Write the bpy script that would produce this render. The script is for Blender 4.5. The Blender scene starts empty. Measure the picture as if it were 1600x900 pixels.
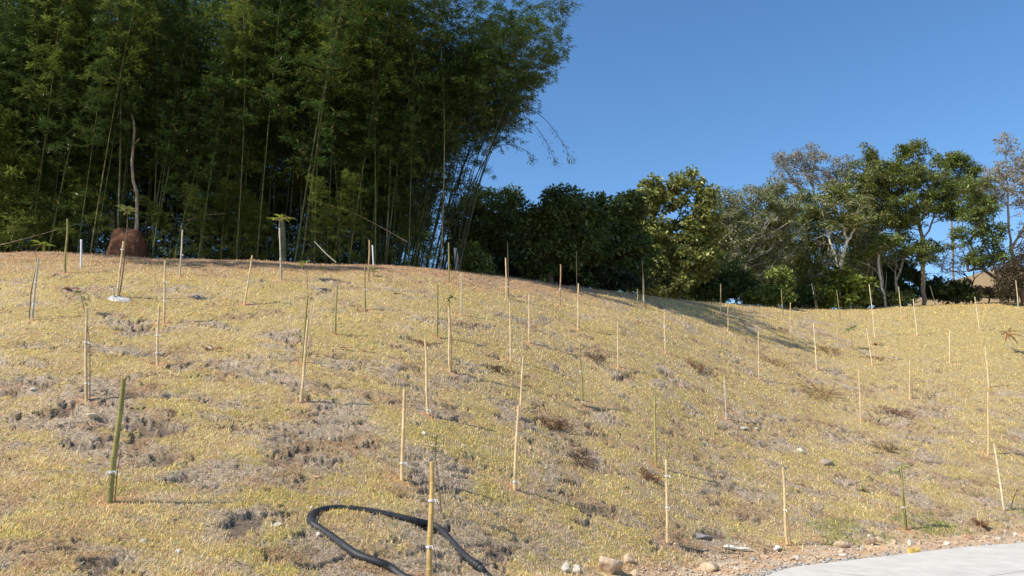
import bpy, math, random
import numpy as np
from mathutils import Vector, Matrix, Euler

random.seed(7)
rng = np.random.default_rng(11)
scene = bpy.context.scene
R = math.radians

# ------------------------------------------------------------------ camera, sky, sun, exposure
CAM_H = 1.55
F = 1230.0                      # focal length in pixels of the 1600 px wide photograph
PITCH = R(11.5)
cd = bpy.data.cameras.new("camera")
cd.sensor_width = 36.0
cd.lens = 36.0 * F / 1600.0
cd.clip_start = 0.05
cd.clip_end = 6000
cam = bpy.data.objects.new("camera", cd)
scene.collection.objects.link(cam)
cam.location = (0, 0, CAM_H)
cam.rotation_euler = (R(90) + PITCH, 0, 0)
scene.camera = cam

SUN_TRAVEL = R(28)              # heading of the shadows, measured from +X towards +Y
SUN_EL = R(48)
world = bpy.data.worlds.new("World")
scene.world = world
world.use_nodes = True
wn = world.node_tree.nodes
sky = wn.new("ShaderNodeTexSky")
sky.sky_type = 'NISHITA'
sky.sun_disc = False
sky.sun_elevation = SUN_EL
sky.sun_rotation = math.atan2(-math.cos(SUN_TRAVEL), -math.sin(SUN_TRAVEL)) % (2 * math.pi)
sky.altitude = 300
sky.air_density = 1.0
sky.dust_density = 0.35
sky.ozone_density = 2.2
hs = wn.new("ShaderNodeHueSaturation")
hs.inputs["Saturation"].default_value = 1.21
world.node_tree.links.new(sky.outputs[0], hs.inputs["Color"])
world.node_tree.links.new(hs.outputs[0], wn["Background"].inputs[0])
wn["Background"].inputs[1].default_value = 0.15

sl = bpy.data.lights.new("sun", 'SUN')
sl.energy = 5.0
sl.angle = R(0.53)
sl.color = (1.0, 0.93, 0.80)
sun = bpy.data.objects.new("sun", sl)
scene.collection.objects.link(sun)
d = Vector((math.cos(SUN_TRAVEL) * math.cos(SUN_EL), math.sin(SUN_TRAVEL) * math.cos(SUN_EL), -math.sin(SUN_EL)))
sun.rotation_euler = d.to_track_quat('-Z', 'Y').to_euler()
sun.location = (-30, -15, 40)

scene.view_settings.view_transform = 'Standard'
scene.view_settings.look = 'None'
scene.view_settings.exposure = 0.35
scene.view_settings.gamma = 1.0
scene.view_settings.use_curve_mapping = False

# ------------------------------------------------------------------ noise
def _hash(ix, iy, seed):
    h = (ix.astype(np.int64) * 374761393 + iy.astype(np.int64) * 668265263 + seed * 1442695041) & 0xFFFFFFFF
    h = ((h ^ (h >> 13)) * 1274126177) & 0xFFFFFFFF
    h = ((h ^ (h >> 16)) * 2246822519) & 0xFFFFFFFF
    h = h ^ (h >> 15)
    return (h & 0xFFFFFF).astype(np.float64) / 0xFFFFFF

def vn(x, y, seed=0):
    xi = np.floor(x); yi = np.floor(y)
    fx = x - xi; fy = y - yi
    fx = fx * fx * (3 - 2 * fx); fy = fy * fy * (3 - 2 * fy)
    a = _hash(xi, yi, seed); b = _hash(xi + 1, yi, seed)
    c = _hash(xi, yi + 1, seed); e = _hash(xi + 1, yi + 1, seed)
    return (a * (1 - fx) + b * fx) * (1 - fy) + (c * (1 - fx) + e * fx) * fy

def fbm(x, y, seed=0, oc=4, gain=0.5):
    s = 0; amp = 1; tot = 0
    for i in range(oc):
        ca, sa = math.cos(0.6 * i), math.sin(0.6 * i)
        s = s + amp * vn((x * ca - y * sa) * 2 ** i + 17.3 * i, (x * sa + y * ca) * 2 ** i - 9.1 * i, seed + i)
        tot += amp; amp *= gain
    return s / tot

def sst(a, b, x):
    t = np.clip((x - a) / (b - a), 0, 1)
    return t * t * (3 - 2 * t)

# ------------------------------------------------------------------ picture <-> world
CP, SP = math.cos(PITCH), math.sin(PITCH)
def ray(u, v):
    dx = (np.asarray(u, float) - 800) / F
    dy = (450 - np.asarray(v, float)) / F
    return dx, CP - dy * SP, SP + dy * CP          # per unit of camera depth: right, forward, up

def at(u, v, Y):
    """the point seen at (u, v) whose distance ahead of the camera is Y"""
    dx, fw, up = ray(u, v)
    t = Y / fw
    return np.array([dx * t, fw * t, CAM_H + up * t])

def on_plane(u, v, z=0.0):
    dx, fw, up = ray(u, v)
    t = (z - CAM_H) / up
    return float(dx * t), float(fw * t)

# ------------------------------------------------------------------ terrain height
SLOPE = [  # u, v of the near end, its distance (None: flat ground), v of the crest, its distance
    (-1400, 900, 4.6, 385, 21.0), (-400, 900, 4.8, 385, 21.5), (0, 900, 5.0, 385, 21.5), (100, 900, 5.1, 391, 21.7),
    (200, 900, 5.3, 400, 22.0), (400, 900, 5.8, 404, 23.0), (600, 900, 6.7, 415, 24.0), (700, 900, 7.3, 424, 25.0),
    (800, 900, 8.1, 435, 26.5), (900, 900, 9.0, 449, 28.5), (1000, 897, 9.7, 460, 30.0), (1075, 890, None, 467, 32.5),
    (1200, 868, None, 478, 37.0), (1300, 857, None, 483, 40.0), (1350, 852, None, 483, 41.5), (1450, 844, None, 476, 43.0),
    (1600, 832, None, 469, 44.0), (2000, 812, None, 460, 46.0), (3200, 800, None, 455, 50.0)]
_az, _r0, _t0, _rc, _tc = [], [], [], [], []
for (u, v0, y0, vc, yc) in SLOPE:
    dx, fw, up = ray(u, v0)
    if y0 is None:
        y0 = on_plane(u, v0)[1]
    t = y0 / fw
    _az.append(math.atan2(dx, fw)); hr = math.hypot(dx, fw)
    _r0.append(hr * t); _t0.append(up / hr)
    dx, fw, up = ray(u, vc)
    hr2 = math.hypot(dx, fw)
    _rc.append(hr2 * yc / fw); _tc.append(up / hr2)
AZT = np.radians(np.arange(-180, 180.01, 0.5))
def _tab(vals):
    t = np.interp(AZT, _az, vals)
    k = np.exp(-0.5 * (np.arange(-6, 7) / 2.5) ** 2); k /= k.sum()
    return np.convolve(np.pad(t, 6, mode='edge'), k, mode='valid')
TR0, TT0, TRC, TTC = _tab(_r0), _tab(_t0), _tab(_rc), _tab(_tc)

EDGE = [(80, 17), (40, 19), (22, 18), (14, 16.1)] + [on_plane(u, v) for u, v in
        ((1700, 846), (1600, 852), (1500, 860), (1400, 872), (1290, 885), (1210, 900))] + [(1.7, 7.6), (0.5, 4.2), (-0.3, 0.5), (-0.7, -6), (-1, -40)]
def _smooth(pts, n):
    p = np.array(pts, float); out = []
    for i in range(len(p) - 1):
        p0, p1, p2, p3 = p[max(i - 1, 0)], p[i], p[i + 1], p[min(i + 2, len(p) - 1)]
        for k in range(n):
            t = k / n
            out.append(0.5 * (2 * p1 + (p2 - p0) * t + (2 * p0 - 5 * p1 + 4 * p2 - p3) * t * t + (3 * p1 - p0 - 3 * p2 + p3) * t ** 3))
    out.append(p[-1])
    return np.array(out)
EDGES = _smooth(EDGE, 6)

def road_d(x, y):
    """signed distance to the edge of the paving: positive on the slope's side"""
    best = np.full(np.shape(x), 1e9); sg = np.ones(np.shape(x))
    for a, b in zip(EDGES[:-1], EDGES[1:]):
        ex, ey = b - a; L = ex * ex + ey * ey
        t = np.clip(((x - a[0]) * ex + (y - a[1]) * ey) / L, 0, 1)
        px = x - a[0] - t * ex; py = y - a[1] - t * ey
        dd = px * px + py * py
        m = dd < best
        best = np.where(m, dd, best)
        sg = np.where(m, np.sign(-(ex * (y - a[1]) - ey * (x - a[0]))), sg)
    return np.sqrt(best) * np.where(sg == 0, 1, sg)

def polar(x, y):
    r = np.hypot(x, y); az = np.arctan2(x, y)
    return r, az, np.interp(az, AZT, TR0), np.interp(az, AZT, TT0), np.interp(az, AZT, TRC), np.interp(az, AZT, TTC)

def z_smooth(x, y):
    r, az, r0, t0, rc, tc = polar(x, y)
    q = np.clip((rc - r) / (rc - r0), 0, 1)
    rr = np.clip(r, r0, rc)
    z = CAM_H + rr * (tc - (tc - t0) * q * q)
    z = z * sst(0.35, 1.0, r / r0)
    z = z + np.where(r > rc, tc * 2.5 * (1 - np.exp(-np.maximum(r - rc, 0) / 2.5)), 0)
    z = z - 9 * sst(8, 90, r - rc)
    fade = sst(-150, -105, np.degrees(az)) * (1 - sst(70, 110, np.degrees(az)))
    return z * fade

def masks(x, y):
    """bare: grey thatch and clods between the turf; pit: holes; green: living grass"""
    r, az, r0, t0, rc, tc = polar(x, y)
    s = (r - r0) / (rc - r0)
    deg = np.degrees(az)
    # patches run along the contours of the slope: one axis follows the foot, the other climbs
    cx = x * .86 + y * .50; cy = z_smooth(x, y) * 2.3 + y * .30
    wx = cx + 0.5 * (fbm(x * 0.9, y * 0.9, 91, 3) - .5); wy = cy + 0.5 * (fbm(x * 0.9, y * 0.9, 95, 3) - .5)
    n = fbm(wx * 1.15, wy * 1.25, 3, 6, 0.74)
    bias = -.012 + 0.05 * sst(0.55, 0.12, s) * sst(24, 0, deg) - 0.025 * sst(0.55, 0.9, s) - 0.075 * sst(20, 31, deg) * sst(0.22, 0.5, s) - 0.03 * sst(-12, -28, deg) * sst(.25, .5, s)
    bare = sst(0.47, 0.60, n + bias + .11 * (fbm(x * 6, y * 7, 13, 3, .7) - .5))
    n2 = fbm(wx * 2.5 + 3, wy * 5.6, 23, 4, 0.66)
    pit = sst(0.585, 0.63, n2 + 0.10 * (bare - 0.6)) * sst(0.2, 0.6, bare) * (1 - .6 * sst(.35, .8, s))
    green = (1 - .6 * sst(-4, 10, deg)) * sst(0.46, 0.66, fbm(wx * 1.1 + 40, wy * 1.1, 41, 5, 0.62))
    return r, s, deg, bare, pit, green

def z_disp(x, y, hi=True):
    r, s, deg, bare, pit, green = masks(x, y)
    d = 0.16 * (fbm(x * 0.35, y * 0.35, 51, 3) - .5)
    d = d + 0.10 * (fbm(x * 1.3, y * 1.3, 61, 4, 0.55) - .5) * (0.5 + 0.5 * bare)
    if hi:
        rid = 1 - np.abs(2 * fbm((x * .86 + y * .5) * 3.2, z_smooth(x, y) * 7.5 + y, 71, 3, 0.55) - 1)
        d = d + bare * 0.055 * (rid - 0.75) + (.25 + bare) * 0.026 * (fbm(x * 11, y * 13, 81, 3, .65) - .5)
        d = d - pit * 0.11
        d = d + 0.022 * (fbm(x * 8, y * 8, 85, 3, .6) - .5)
    rd = road_d(x, y)
    amp = sst(0.05, 0.5, s + 0.02) * 0.5 + 0.5
    amp = np.where(rd < 1.3, amp * sst(0.05, 1.3, rd), amp) * sst(-60, -48, deg) * (1 - sst(48, 60, deg)) * sst(70, 55, r)
    return d * amp

def z_full(x, y):
    x = np.asarray(x, float); y = np.asarray(y, float)
    return z_smooth(x, y) + z_disp(x, y)

def hit(u, v):
    """where the line of sight through (u, v) meets the ground"""
    dx, fw, up = ray(u, v)
    t = np.linspace(2.5, 62, 3000)
    x, y, z = dx * t, fw * t, CAM_H + up * t
    g = z_smooth(x, y) + z_disp(x, y)
    b = np.nonzero(z <= g)[0]
    i = int(b[0]) if len(b) else int(np.argmin(z - g))
    if len(b) and i > 0:
        a0 = z[i - 1] - g[i - 1]; a1 = z[i] - g[i]
        tt = t[i - 1] + (t[i] - t[i - 1]) * a0 / (a0 - a1)
        return np.array([dx * tt, fw * tt, CAM_H + up * tt])
    return np.array([x[i], y[i], g[i]])

# ------------------------------------------------------------------ scene helpers
COL = scene.collection
def tag(o, label=None, cat=None, group=None, kind=None):
    if label: o["label"] = label
    if cat: o["category"] = cat
    if group: o["group"] = group
    if kind: o["kind"] = kind
    return o

def mesh_np(name, verts, faces, mat, col=None, smooth=False):
    """faces: (n, k) array of one polygon size, or a list of lists"""
    me = bpy.data.meshes.new(name)
    verts = np.asarray(verts, np.float32)
    if isinstance(faces, np.ndarray):
        n, k = faces.shape
        me.vertices.add(len(verts)); me.vertices.foreach_set("co", verts.ravel())
        me.loops.add(n * k); me.loops.foreach_set("vertex_index", faces.astype(np.int32).ravel())
        me.polygons.add(n); me.polygons.foreach_set("loop_start", np.arange(0, n * k, k, dtype=np.int32))
        me.update(calc_edges=True)
    else:
        me.from_pydata(verts.tolist(), [], faces)
    if smooth:
        me.polygons.foreach_set("use_smooth", np.ones(len(me.polygons), bool))
    if col is not None:
        a = me.color_attributes.new("Col", 'FLOAT_COLOR', 'POINT')
        c = np.ones((len(verts), 4), np.float32); c[:, :3] = col
        a.data.foreach_set("color", c.ravel())
    if mat: me.materials.append(mat)
    return me

def link(name, me, parent=None, loc=None):
    o = bpy.data.objects.new(name, me)
    COL.objects.link(o)
    if parent: o.parent = parent
    if loc is not None: o.location = loc
    return o

def empty(name, loc, rz=0):
    o = bpy.data.objects.new(name, None)
    o.empty_display_size = 0.2
    COL.objects.link(o)
    o.location = [float(q) for q in loc]; o.rotation_euler = (0, 0, rz)
    return o

class MB:
    def __init__(s): s.v = []; s.f = []; s.c = []
    def ring_tube(s, pts, rad, n=8, col=(1, 1, 1), cap=True, capcol=None):
        pts = [Vector(p) for p in pts]
        if not hasattr(rad, '__len__'): rad = [rad] * len(pts)
        cols = col if isinstance(col, list) else [col] * len(pts)
        base = len(s.v)
        ref = None
        for i, p in enumerate(pts):
            t = (pts[min(i + 1, len(pts) - 1)] - pts[max(i - 1, 0)]).normalized()
            if ref is None:
                ref = Vector((1, 0, 0)) if abs(t.x) < 0.8 else Vector((0, 1, 0))
            a = (ref - t * ref.dot(t)).normalized(); b = t.cross(a); ref = a
            for k in range(n):
                th = 2 * math.pi * k / n
                s.v.append(tuple(p + (a * math.cos(th) + b * math.sin(th)) * rad[i])); s.c.append(cols[i])
        for i in range(len(pts) - 1):
            for k in range(n):
                s.f.append((base + i * n + k, base + i * n + (k + 1) % n, base + (i + 1) * n + (k + 1) % n, base + (i + 1) * n + k))
        if cap:
            for i, fl in ((0, True), (len(pts) - 1, False)):
                b2 = len(s.v)
                for k in range(n):
                    s.v.append(s.v[base + i * n + k]); s.c.append(capcol or cols[i])
                idx = list(range(b2, b2 + n))
                s.f.append(tuple(idx[::-1] if fl else idx))
    def leaf(s, p, d, nrm, L, W, col, fold=0.15):
        p = Vector(p); d = Vector(d).normalized(); nrm = Vector(nrm)
        w = d.cross(nrm)
        if w.length < 1e-4: w = Vector((1, 0, 0))
        w.normalize(); up = w.cross(d)
        b = len(s.v)
        q = [p, p + d * L * .3 - w * W * .42 + up * W * fold, p + d * L * .65 - w * W * .36 + up * W * fold - Vector((0, 0, L * .05)), p + d * L - Vector((0, 0, L * .16)),
             p + d * L * .65 + w * W * .36 + up * W * fold - Vector((0, 0, L * .05)), p + d * L * .3 + w * W * .42 + up * W * fold, p + d * L * .5 - Vector((0, 0, L * .02))]
        s.v += [tuple(x) for x in q]; s.c += [col] * 7
        s.f += [(b, b + 1, b + 6), (b + 1, b + 2, b + 6), (b + 2, b + 3, b + 6), (b + 3, b + 4, b + 6), (b + 4, b + 5, b + 6), (b + 5, b, b + 6)]
    def box(s, c, sx, sy, sz, rz=0, tilt=0, col=(1, 1, 1)):
        m = Matrix.Rotation(rz, 3, 'Z') @ Matrix.Rotation(tilt, 3, 'X'); b = len(s.v)
        for x in (-1, 1):
            for y in (-1, 1):
                for z in (-1, 1):
                    s.v.append(tuple(Vector(c) + m @ Vector((x * sx / 2, y * sy / 2, z * sz / 2)))); s.c.append(col)
        s.f += [tuple(b + i for i in q) for q in ((0, 1, 3, 2), (4, 6, 7, 5), (0, 4, 5, 1), (2, 3, 7, 6), (0, 2, 6, 4), (1, 5, 7, 3))]
    def build(s, name, mat, parent=None, smooth=True, loc=None):
        me = mesh_np(name, s.v, s.f, mat, np.array(s.c), smooth)
        return link(name, me, parent, loc)

def leaves_mesh(name, P, D, N, L, W, C, mat):
    """many narrow leaves: a folded kite of two triangles each"""
    n = len(P)
    D = D / np.linalg.norm(D, axis=1, keepdims=True)
    S = np.cross(D, N); S /= np.maximum(np.linalg.norm(S, axis=1, keepdims=True), 1e-6)
    U = np.cross(S, D)
    L = L[:, None]; W = W[:, None]
    v = np.stack([P, P + D * L * .42 - S * W * .5 + U * W * .2, P + D * L, P + D * L * .42 + S * W * .5 + U * W * .2], 1).reshape(-1, 3)
    i = np.arange(n)[:, None] * 4
    f = np.concatenate([i + np.array([[0, 1, 2]]), i + np.array([[0, 2, 3]])], 1).reshape(-1, 3)
    return mesh_np(name, v, f, mat, np.repeat(C, 4, 0))

# ------------------------------------------------------------------ materials
def mat_attr(name, rough=0.8, spec=0.3, trans=0.0, noise=None, bump=0.0, noise_amt=0.3, coord='Object', stretch=(1, 1, 1)):
    m = bpy.data.materials.new(name); m.use_nodes = True
    nt = m.node_tree; N = nt.nodes; Lk = nt.links
    b = N["Principled BSDF"]
    b.inputs["Roughness"].default_value = rough
    b.inputs["Specular IOR Level"].default_value = spec
    a = N.new("ShaderNodeAttribute"); a.attribute_name = "Col"
    src = a.outputs["Color"]
    if noise:
        tc = N.new("ShaderNodeTexCoord"); mp = N.new("ShaderNodeMapping"); mp.inputs["Scale"].default_value = stretch
        Lk.new(tc.outputs[coord], mp.inputs[0])
        n = N.new("ShaderNodeTexNoise"); n.inputs["Scale"].default_value = noise; n.inputs["Detail"].default_value = 6; n.inputs["Roughness"].default_value = .65
        Lk.new(mp.outputs[0], n.inputs["Vector"])
        mr = N.new("ShaderNodeMapRange"); mr.inputs[1].default_value = .3; mr.inputs[2].default_value = .7
        mr.inputs[3].default_value = 1 - noise_amt; mr.inputs[4].default_value = 1 + noise_amt
        Lk.new(n.outputs["Fac"], mr.inputs[0])
        vm = N.new("ShaderNodeVectorMath"); vm.operation = 'SCALE'
        Lk.new(src, vm.inputs[0]); Lk.new(mr.outputs[0], vm.inputs["Scale"])
        src = vm.outputs[0]
        if bump:
            bp = N.new("ShaderNodeBump"); bp.inputs["Strength"].default_value = 1.0; bp.inputs["Distance"].default_value = bump
            Lk.new(n.outputs["Fac"], bp.inputs["Height"]); Lk.new(bp.outputs[0], b.inputs["Normal"])
    Lk.new(src, b.inputs["Base Color"])
    if trans:
        t = N.new("ShaderNodeBsdfTranslucent"); Lk.new(src, t.inputs[0])
        mx = N.new("ShaderNodeMixShader"); mx.inputs[0].default_value = trans
        Lk.new(b.outputs[0], mx.inputs[1]); Lk.new(t.outputs[0], mx.inputs[2])
        Lk.new(mx.outputs[0], N["Material Output"].inputs[0])
    return m

M_ground = mat_attr("ground_soil_thatch", 0.95, 0.1, 0, 38, 0.02, 0.28)
M_blade = mat_attr("dry_grass_blades", 0.75, 0.25, 0.25)
M_leaf = mat_attr("tree_leaves", 0.42, 0.45, 0.28)
M_bleaf = mat_attr("bamboo_leaves", 0.40, 0.5, 0.30)
M_bark = mat_attr("bark", 0.9, 0.15, 0, 9, 0.03, 0.35, stretch=(1, 1, .35))
M_cane = mat_attr("bamboo_cane", 0.65, 0.2, 0, 26, 0.0, 0.34, stretch=(1, 1, .3))
M_rock = mat_attr("rock", 0.9, 0.2, 0, 14, 0.03, 0.3)
M_mound = mat_attr("earth_mound", 0.95, 0.1, 0, 7, 0.06, 0.35)
M_string = mat_attr("white_string", 0.7, 0.2)
M_pipe = mat_attr("black_pipe", 0.55, 0.35, 0, 16, 0.0, 0.45)
M_plastic = mat_attr("white_plastic", 0.4, 0.5, 0, 12, 0, .08)
M_twig = mat_attr("dry_twig", 0.9, 0.1, 0, 20, 0, .3)
# ------------------------------------------------------------------ stakes: pixel of the top and of the foot, look, thickness, ties, label
GR, TN, PL, BR, GY = (.27, .235, .085), (.47, .345, .19), (.52, .43, .28), (.30, .19, .11), (.36, .31, .24)
S = "bamboo stake "
STAKES = [
 (60,403,50,500,GY,.017,[.6,.25],"dark leaning stake with a leafy sapling, the leftmost on the slope"),
 (105,342,102,426,GR,.022,[],"thick green stake near the crest left of the white pipe"),
 (193,377,183,465,TN,.022,[.85],"golden stake with a white tie rising out of the pale torn bag"),
 (285,359,281,431,GY,.017,[.45],"grey stake at the crest just right of the earth mound"),
 (258,407,256,505,TN,.019,[.65,.35],"tan stake with two ties standing below the earth mound"),
 (249,479,246,570,TN,.017,[.5,.2],"tan stake just below and left of the one with two ties under the mound"),
 (394,399,382,476,TN,.017,[.45],"leaning tan stake upslope between the mound and the tall leafy sapling"),
 (136,481,135,626,TN,.015,[.62,.18],"slim pale stake with a lumpy white tie, upslope of the thick green stake"),
 (193,592,171,785,GR,.030,[.24],"thick olive green stake with a white string tie, nearest on the left"),
 (437,356,439,438,GY,.015,[.4],"slim stake tied to the tall umbrella shaped sapling at the crest"),
 (577,375,576,440,BR,.024,[],"thick brown stake at the crest beside a short white pipe"),
 (570,413,571,485,GR,.013,[.45],"thin greenish stake just in front of the thick brown stake at the crest"),
 (701,379,701,441,GR,.020,[],"green stake at the crest below the right edge of the bamboo grove"),
 (527,447,524,523,GR,.013,[],"thin green stake with a dry stem beside it, left of the slope's middle"),
 (481,462,472,566,GR,.015,[],"greenish stake half hidden behind a leaning tan stake"),
 (482,498,470,628,TN,.022,[],"leaning tan stake in a patch of orange soil, in front of a greener one"),
 (684,443,683,527,GR,.018,[],"plain dark green stake upslope left of the stake topped by a small leaf"),
 (701,480,703,581,TN,.018,[],"straight tan stake with a small leafy sapling showing just above its top"),
 (721,427,721,492,GY,.012,[],"thin grey stake in the litter right of the green crest stake"),
 (664,530,669,648,TN,.019,[.06],"tan stake with white string at its foot, mid slope above the hose"),
 (790,403,791,467,TN,.020,[.3],"tan stake rising against the trees with a dark stem behind its top"),
 (797,473,798,565,TN,.014,[.2],"slim straight tan stake in mid slope left of a shorter paired stake"),
 (827,460,827,535,TN,.015,[.35],"shorter slim stake right of the slim straight one in mid slope"),
 (876,413,875,477,BR,.018,[.4],"brown stake standing in the crest shadow before the darkest tree"),
 (904,443,903,515,TN,.021,[.1],"pale tan stake with a tall bare sapling above it, in the crest shadow"),
 (996,452,995,502,GR,.014,[.05],"short green stake just left of the stake with a dark sapling above"),
 (1005,430,1006,475,TN,.022,[.15],"thick tan stake at the crest with a dark sapling rising above it"),
 (1038,487,1040,552,TN,.013,[.65,.3],"thin pale stake with two ties below the crest shadow in the middle right"),
 (966,506,966,573,TN,.014,[],"plain thin tan stake above a small orange patch, mid slope"),
 (907,538,910,633,GR,.015,[.55,.05],"thin green stake with a white tie beside the dead brown weed"),
 (818,557,812,652,TN,.018,[],"tan stake leaning right, its foot hidden behind the top of a nearer stake"),
 (811,633,804,765,TN,.024,[.09],"stout tan stake with a white tie close to the ground, right of the hose"),
 (1126,444,1126,492,TN,.016,[.3],"pale stake at the crest where the shadow bands begin on the right"),
 (1138,478,1137,517,TN,.012,[],"very short thin stake right of the pale crest stake in the shadow band"),
 (1185,517,1186,593,TN,.015,[.35,.1],"thin pale stake with white ties above the bare orange spot"),
 (1132,590,1135,655,GY,.013,[.6],"thin dark grey stake with one white tie in a grey bare patch"),
 (1221,452,1223,493,GR,.014,[],"thin stake before the bright young tree at the crest"),
 (1235,473,1235,527,TN,.014,[.2],"thin straight stake crossing the end of the long tree shadow"),
 (1268,443,1276,482,PL,.019,[],"pale stake leaning left at the crest, doubled by a thinner cane"),
 (1271,505,1276,578,PL,.013,[.2],"slim pale stake leaning left above the brown dead patch on the right"),
 (1307,453,1313,500,GR,.014,[],"greenish stake leaning left in front of the bright green shrub"),
 (1358,444,1367,527,PL,.014,[.6,.3],"tall pale stake crossing the crest right of the bright green shrub"),
 (1354,513,1363,571,PL,.012,[.3],"thin leaning stake just below the tall pale one, right of a leafy sapling"),
 (1404,448,1409,498,TN,.014,[],"thin leaning stake at the crest left of the tree with the brown trunk"),
 (1427,467,1433,524,PL,.014,[.45],"pale leaning stake in open grass below the tree with the brown trunk"),
 (1453,446,1462,476,PL,.018,[],"pale leaning stake at the crest right beside the brown trunk"),
 (1503,440,1508,474,PL,.020,[],"thick pale stake standing against the bare brown hill"),
 (1523,464,1531,517,PL,.015,[],"pale leaning stake in open grass below the bare brown hill"),
 (1587,438,1591,482,PL,.018,[],"pale stake by the reddish trunk, the rightmost at the crest"),
 (1484,517,1484,567,PL,.009,[],"very thin faint stake alone in the far right grass"),
 (1539,542,1545,606,PL,.013,[],"slim stake on the far right just above another of the same width"),
 (1544,612,1544,710,TN,.011,[],"very slim straight stake upslope of the leaning pale one on the right"),
 (1421,562,1422,624,TN,.016,[],"short tan stake paired with a dark stem, right of the slope's middle"),
 (1341,577,1345,657,TN,.015,[.35],"slim tan stake with a dark shadow and an orange foot, on the right"),
 (632,607,628,750,TN,.022,[.18],"tan stake with frayed white string beside a dead sapling stem, above the hose"),
 (675,722,671,912,(.40,.27,.10),.026,[.68,.3],"glossy golden stake in front of the black hose"),
 (1023,619,1025,729,(.27,.23,.075),.020,[],"olive yellow stake with a dry brown weed at its foot"),
 (1041,718,1043,848,TN,.019,[.8,.42],"tan stake with two white ties at the slope's bottom, left of the green weeds"),
 (1223,730,1230,852,TN,.024,[.45],"pale brown stake with a sapling stem, nearest to the paving edge"),
 (1407,730,1414,828,GR,.017,[.36],"mossy green stake with yellow green sapling leaves near the road"),
 (1553,693,1569,798,PL,.015,[.4],"pale stake leaning left with a white tie at the far right bottom"),
]
stake_pts = []
for s in STAKES:
    b = hit(s[2], s[3]); stake_pts.append(b)
SP_ = np.array(stake_pts)

def top_of(b, u, v):
    """the point above foot b, at b's distance, that shows at (u, v)"""
    return at(u, v, b[1])

# ------------------------------------------------------------------ ground
def ground_color(x, y):
    r, s, deg, bare, pit, green = masks(x, y)
    n1 = fbm(x * 2.1, y * 2.1, 111, 5, .65)[:, None]
    n2 = fbm(x * 9, y * 9, 121, 3, .6)[:, None]
    yel = np.array([.50, .395, .15]); tan = np.array([.54, .42, .205]); gre = np.array([.39, .36, .09])
    grey = np.array([.45, .36, .285]); brn = np.array([.40, .275, .17]); red = np.array([.24, .11, .06])
    g = yel + (tan - yel) * sst(.40, .62, n1)
    g = g + (gre - g) * (green[:, None] * 0.30 * sst(.5, .1, s)[:, None] + 0.2 * green[:, None] ** 2)
    b = grey + (brn - grey) * sst(.44, .62, fbm(x * 1.7, y * 1.7, 131, 4, .6))[:, None]
    b = b + (red - b) * (0.5 * sst(.60, .72, fbm(x * 2.3, y * 2.3, 141, 4, .6)))[:, None]
    mixn = sst(.47, .64, fbm(x * 3.3 + 7, y * 4.6, 145, 4, .72))[:, None] * (.18 + .45 * sst(.75, .1, s)[:, None])
    c = g + (b - g) * np.maximum(bare[:, None] * 0.9, mixn)
    c = c + (np.array([.13, .095, .07]) - c) * (pit * .85)[:, None]  # dark soil in the holes, which also paints their shade into the colour
    # far right: even tan turf; crest on the left: pinkish brown leaf litter
    even = (sst(21, 30, deg) * sst(.3, .6, s))[:, None]
    c = c + (np.array([.50, .395, .15]) - c) * even * .7
    lit = (sst(.70, .90, s + 0.15 * (fbm(x * .8, y * .8, 151, 4) - .5)) * sst(12, 2, deg))[:, None]
    c = c + (np.array([.42, .27, .165]) - c) * lit * .85
    c = c * (0.78 + 0.44 * n2)
    rd = road_d(x, y)
    dirt = (sst(.030, -.012, s + 0.05 * (fbm(x * 1.5, y * 1.5, 161, 4) - .5)) * sst(4, 9, deg))[:, None]
    dc = np.array([.52, .34, .20]) + (np.array([.54, .42, .30]) - np.array([.52, .34, .20])) * sst(.4, .6, fbm(x * 3, y * 3, 171, 4))[:, None]
    c = c + (dc * (0.8 + .4 * n2) - c) * dirt
    gv = .75 * (sst(.34, .16, rd + .15 * (fbm(x * 4, y * 4, 181, 3) - .5)) * (rd > -1))[:, None]
    c = c + (np.array([.38, .35, .31]) * (0.6 + .8 * n2) - c) * gv
    # dug soil round the stakes
    near = (r > 4) & (r < 50) & (np.abs(deg) < 50)
    w = np.zeros(len(x))
    for i, p in enumerate(SP_):
        dd = np.full(len(x), 9.0)
        k = near & (np.abs(x - p[0]) < .6) & (np.abs(y - p[1]) < .6)
        rad = .10 + .10 * ((i * 37) % 10) / 10
        w[k] = np.maximum(w[k], sst(rad * 1.7, rad * .5, np.hypot(x[k] - p[0], y[k] - p[1]) + .12 * (fbm(x[k] * 7, y[k] * 7, 191, 3) - .5)) * (0.35 + .5 * ((i * 53) % 10) / 10))
    c = c + (np.array([.52, .27, .13]) - c) * w[:, None]
    return np.clip(c, 0.01, .9), bare, pit, s, deg, rd, w

azs = np.radians(np.concatenate([np.arange(-180, -46, 3), np.linspace(-46, 46, 1250), np.arange(49, 180, 3)]))
rs = np.concatenate([[0.001], np.linspace(.8, 4, 14), np.geomspace(4.02, 50, 800), np.geomspace(52, 3500, 46)])
A, RR = np.meshgrid(azs, rs)
GX = (RR * np.sin(A)).ravel(); GY_ = (RR * np.cos(A)).ravel()
GZ = z_full(GX, GY_)
nc, nr = len(azs), len(rs)
col, bare_, pit_, s_, deg_, rd_, w_ = ground_color(GX, GY_)
soil = np.array([.24, .18, .115])               # earth under the turf, darkened to paint the shade between its blades
cov = (sst(-.01, .05, s_) * (1 - .25 * bare_) * (1 - w_) * sst(-50, -44, deg_) * (1 - sst(44, 50, deg_)) * sst(1.15, 1.05, s_) * sst(.35, .6, rd_))[:, None]
col = col + (col * .5 + soil * .4 - col) * cov * .8
del bare_, pit_, s_, deg_, rd_, w_, cov
i = (np.arange(nr - 1)[:, None] * nc + np.arange(nc)[None, :])
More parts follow.
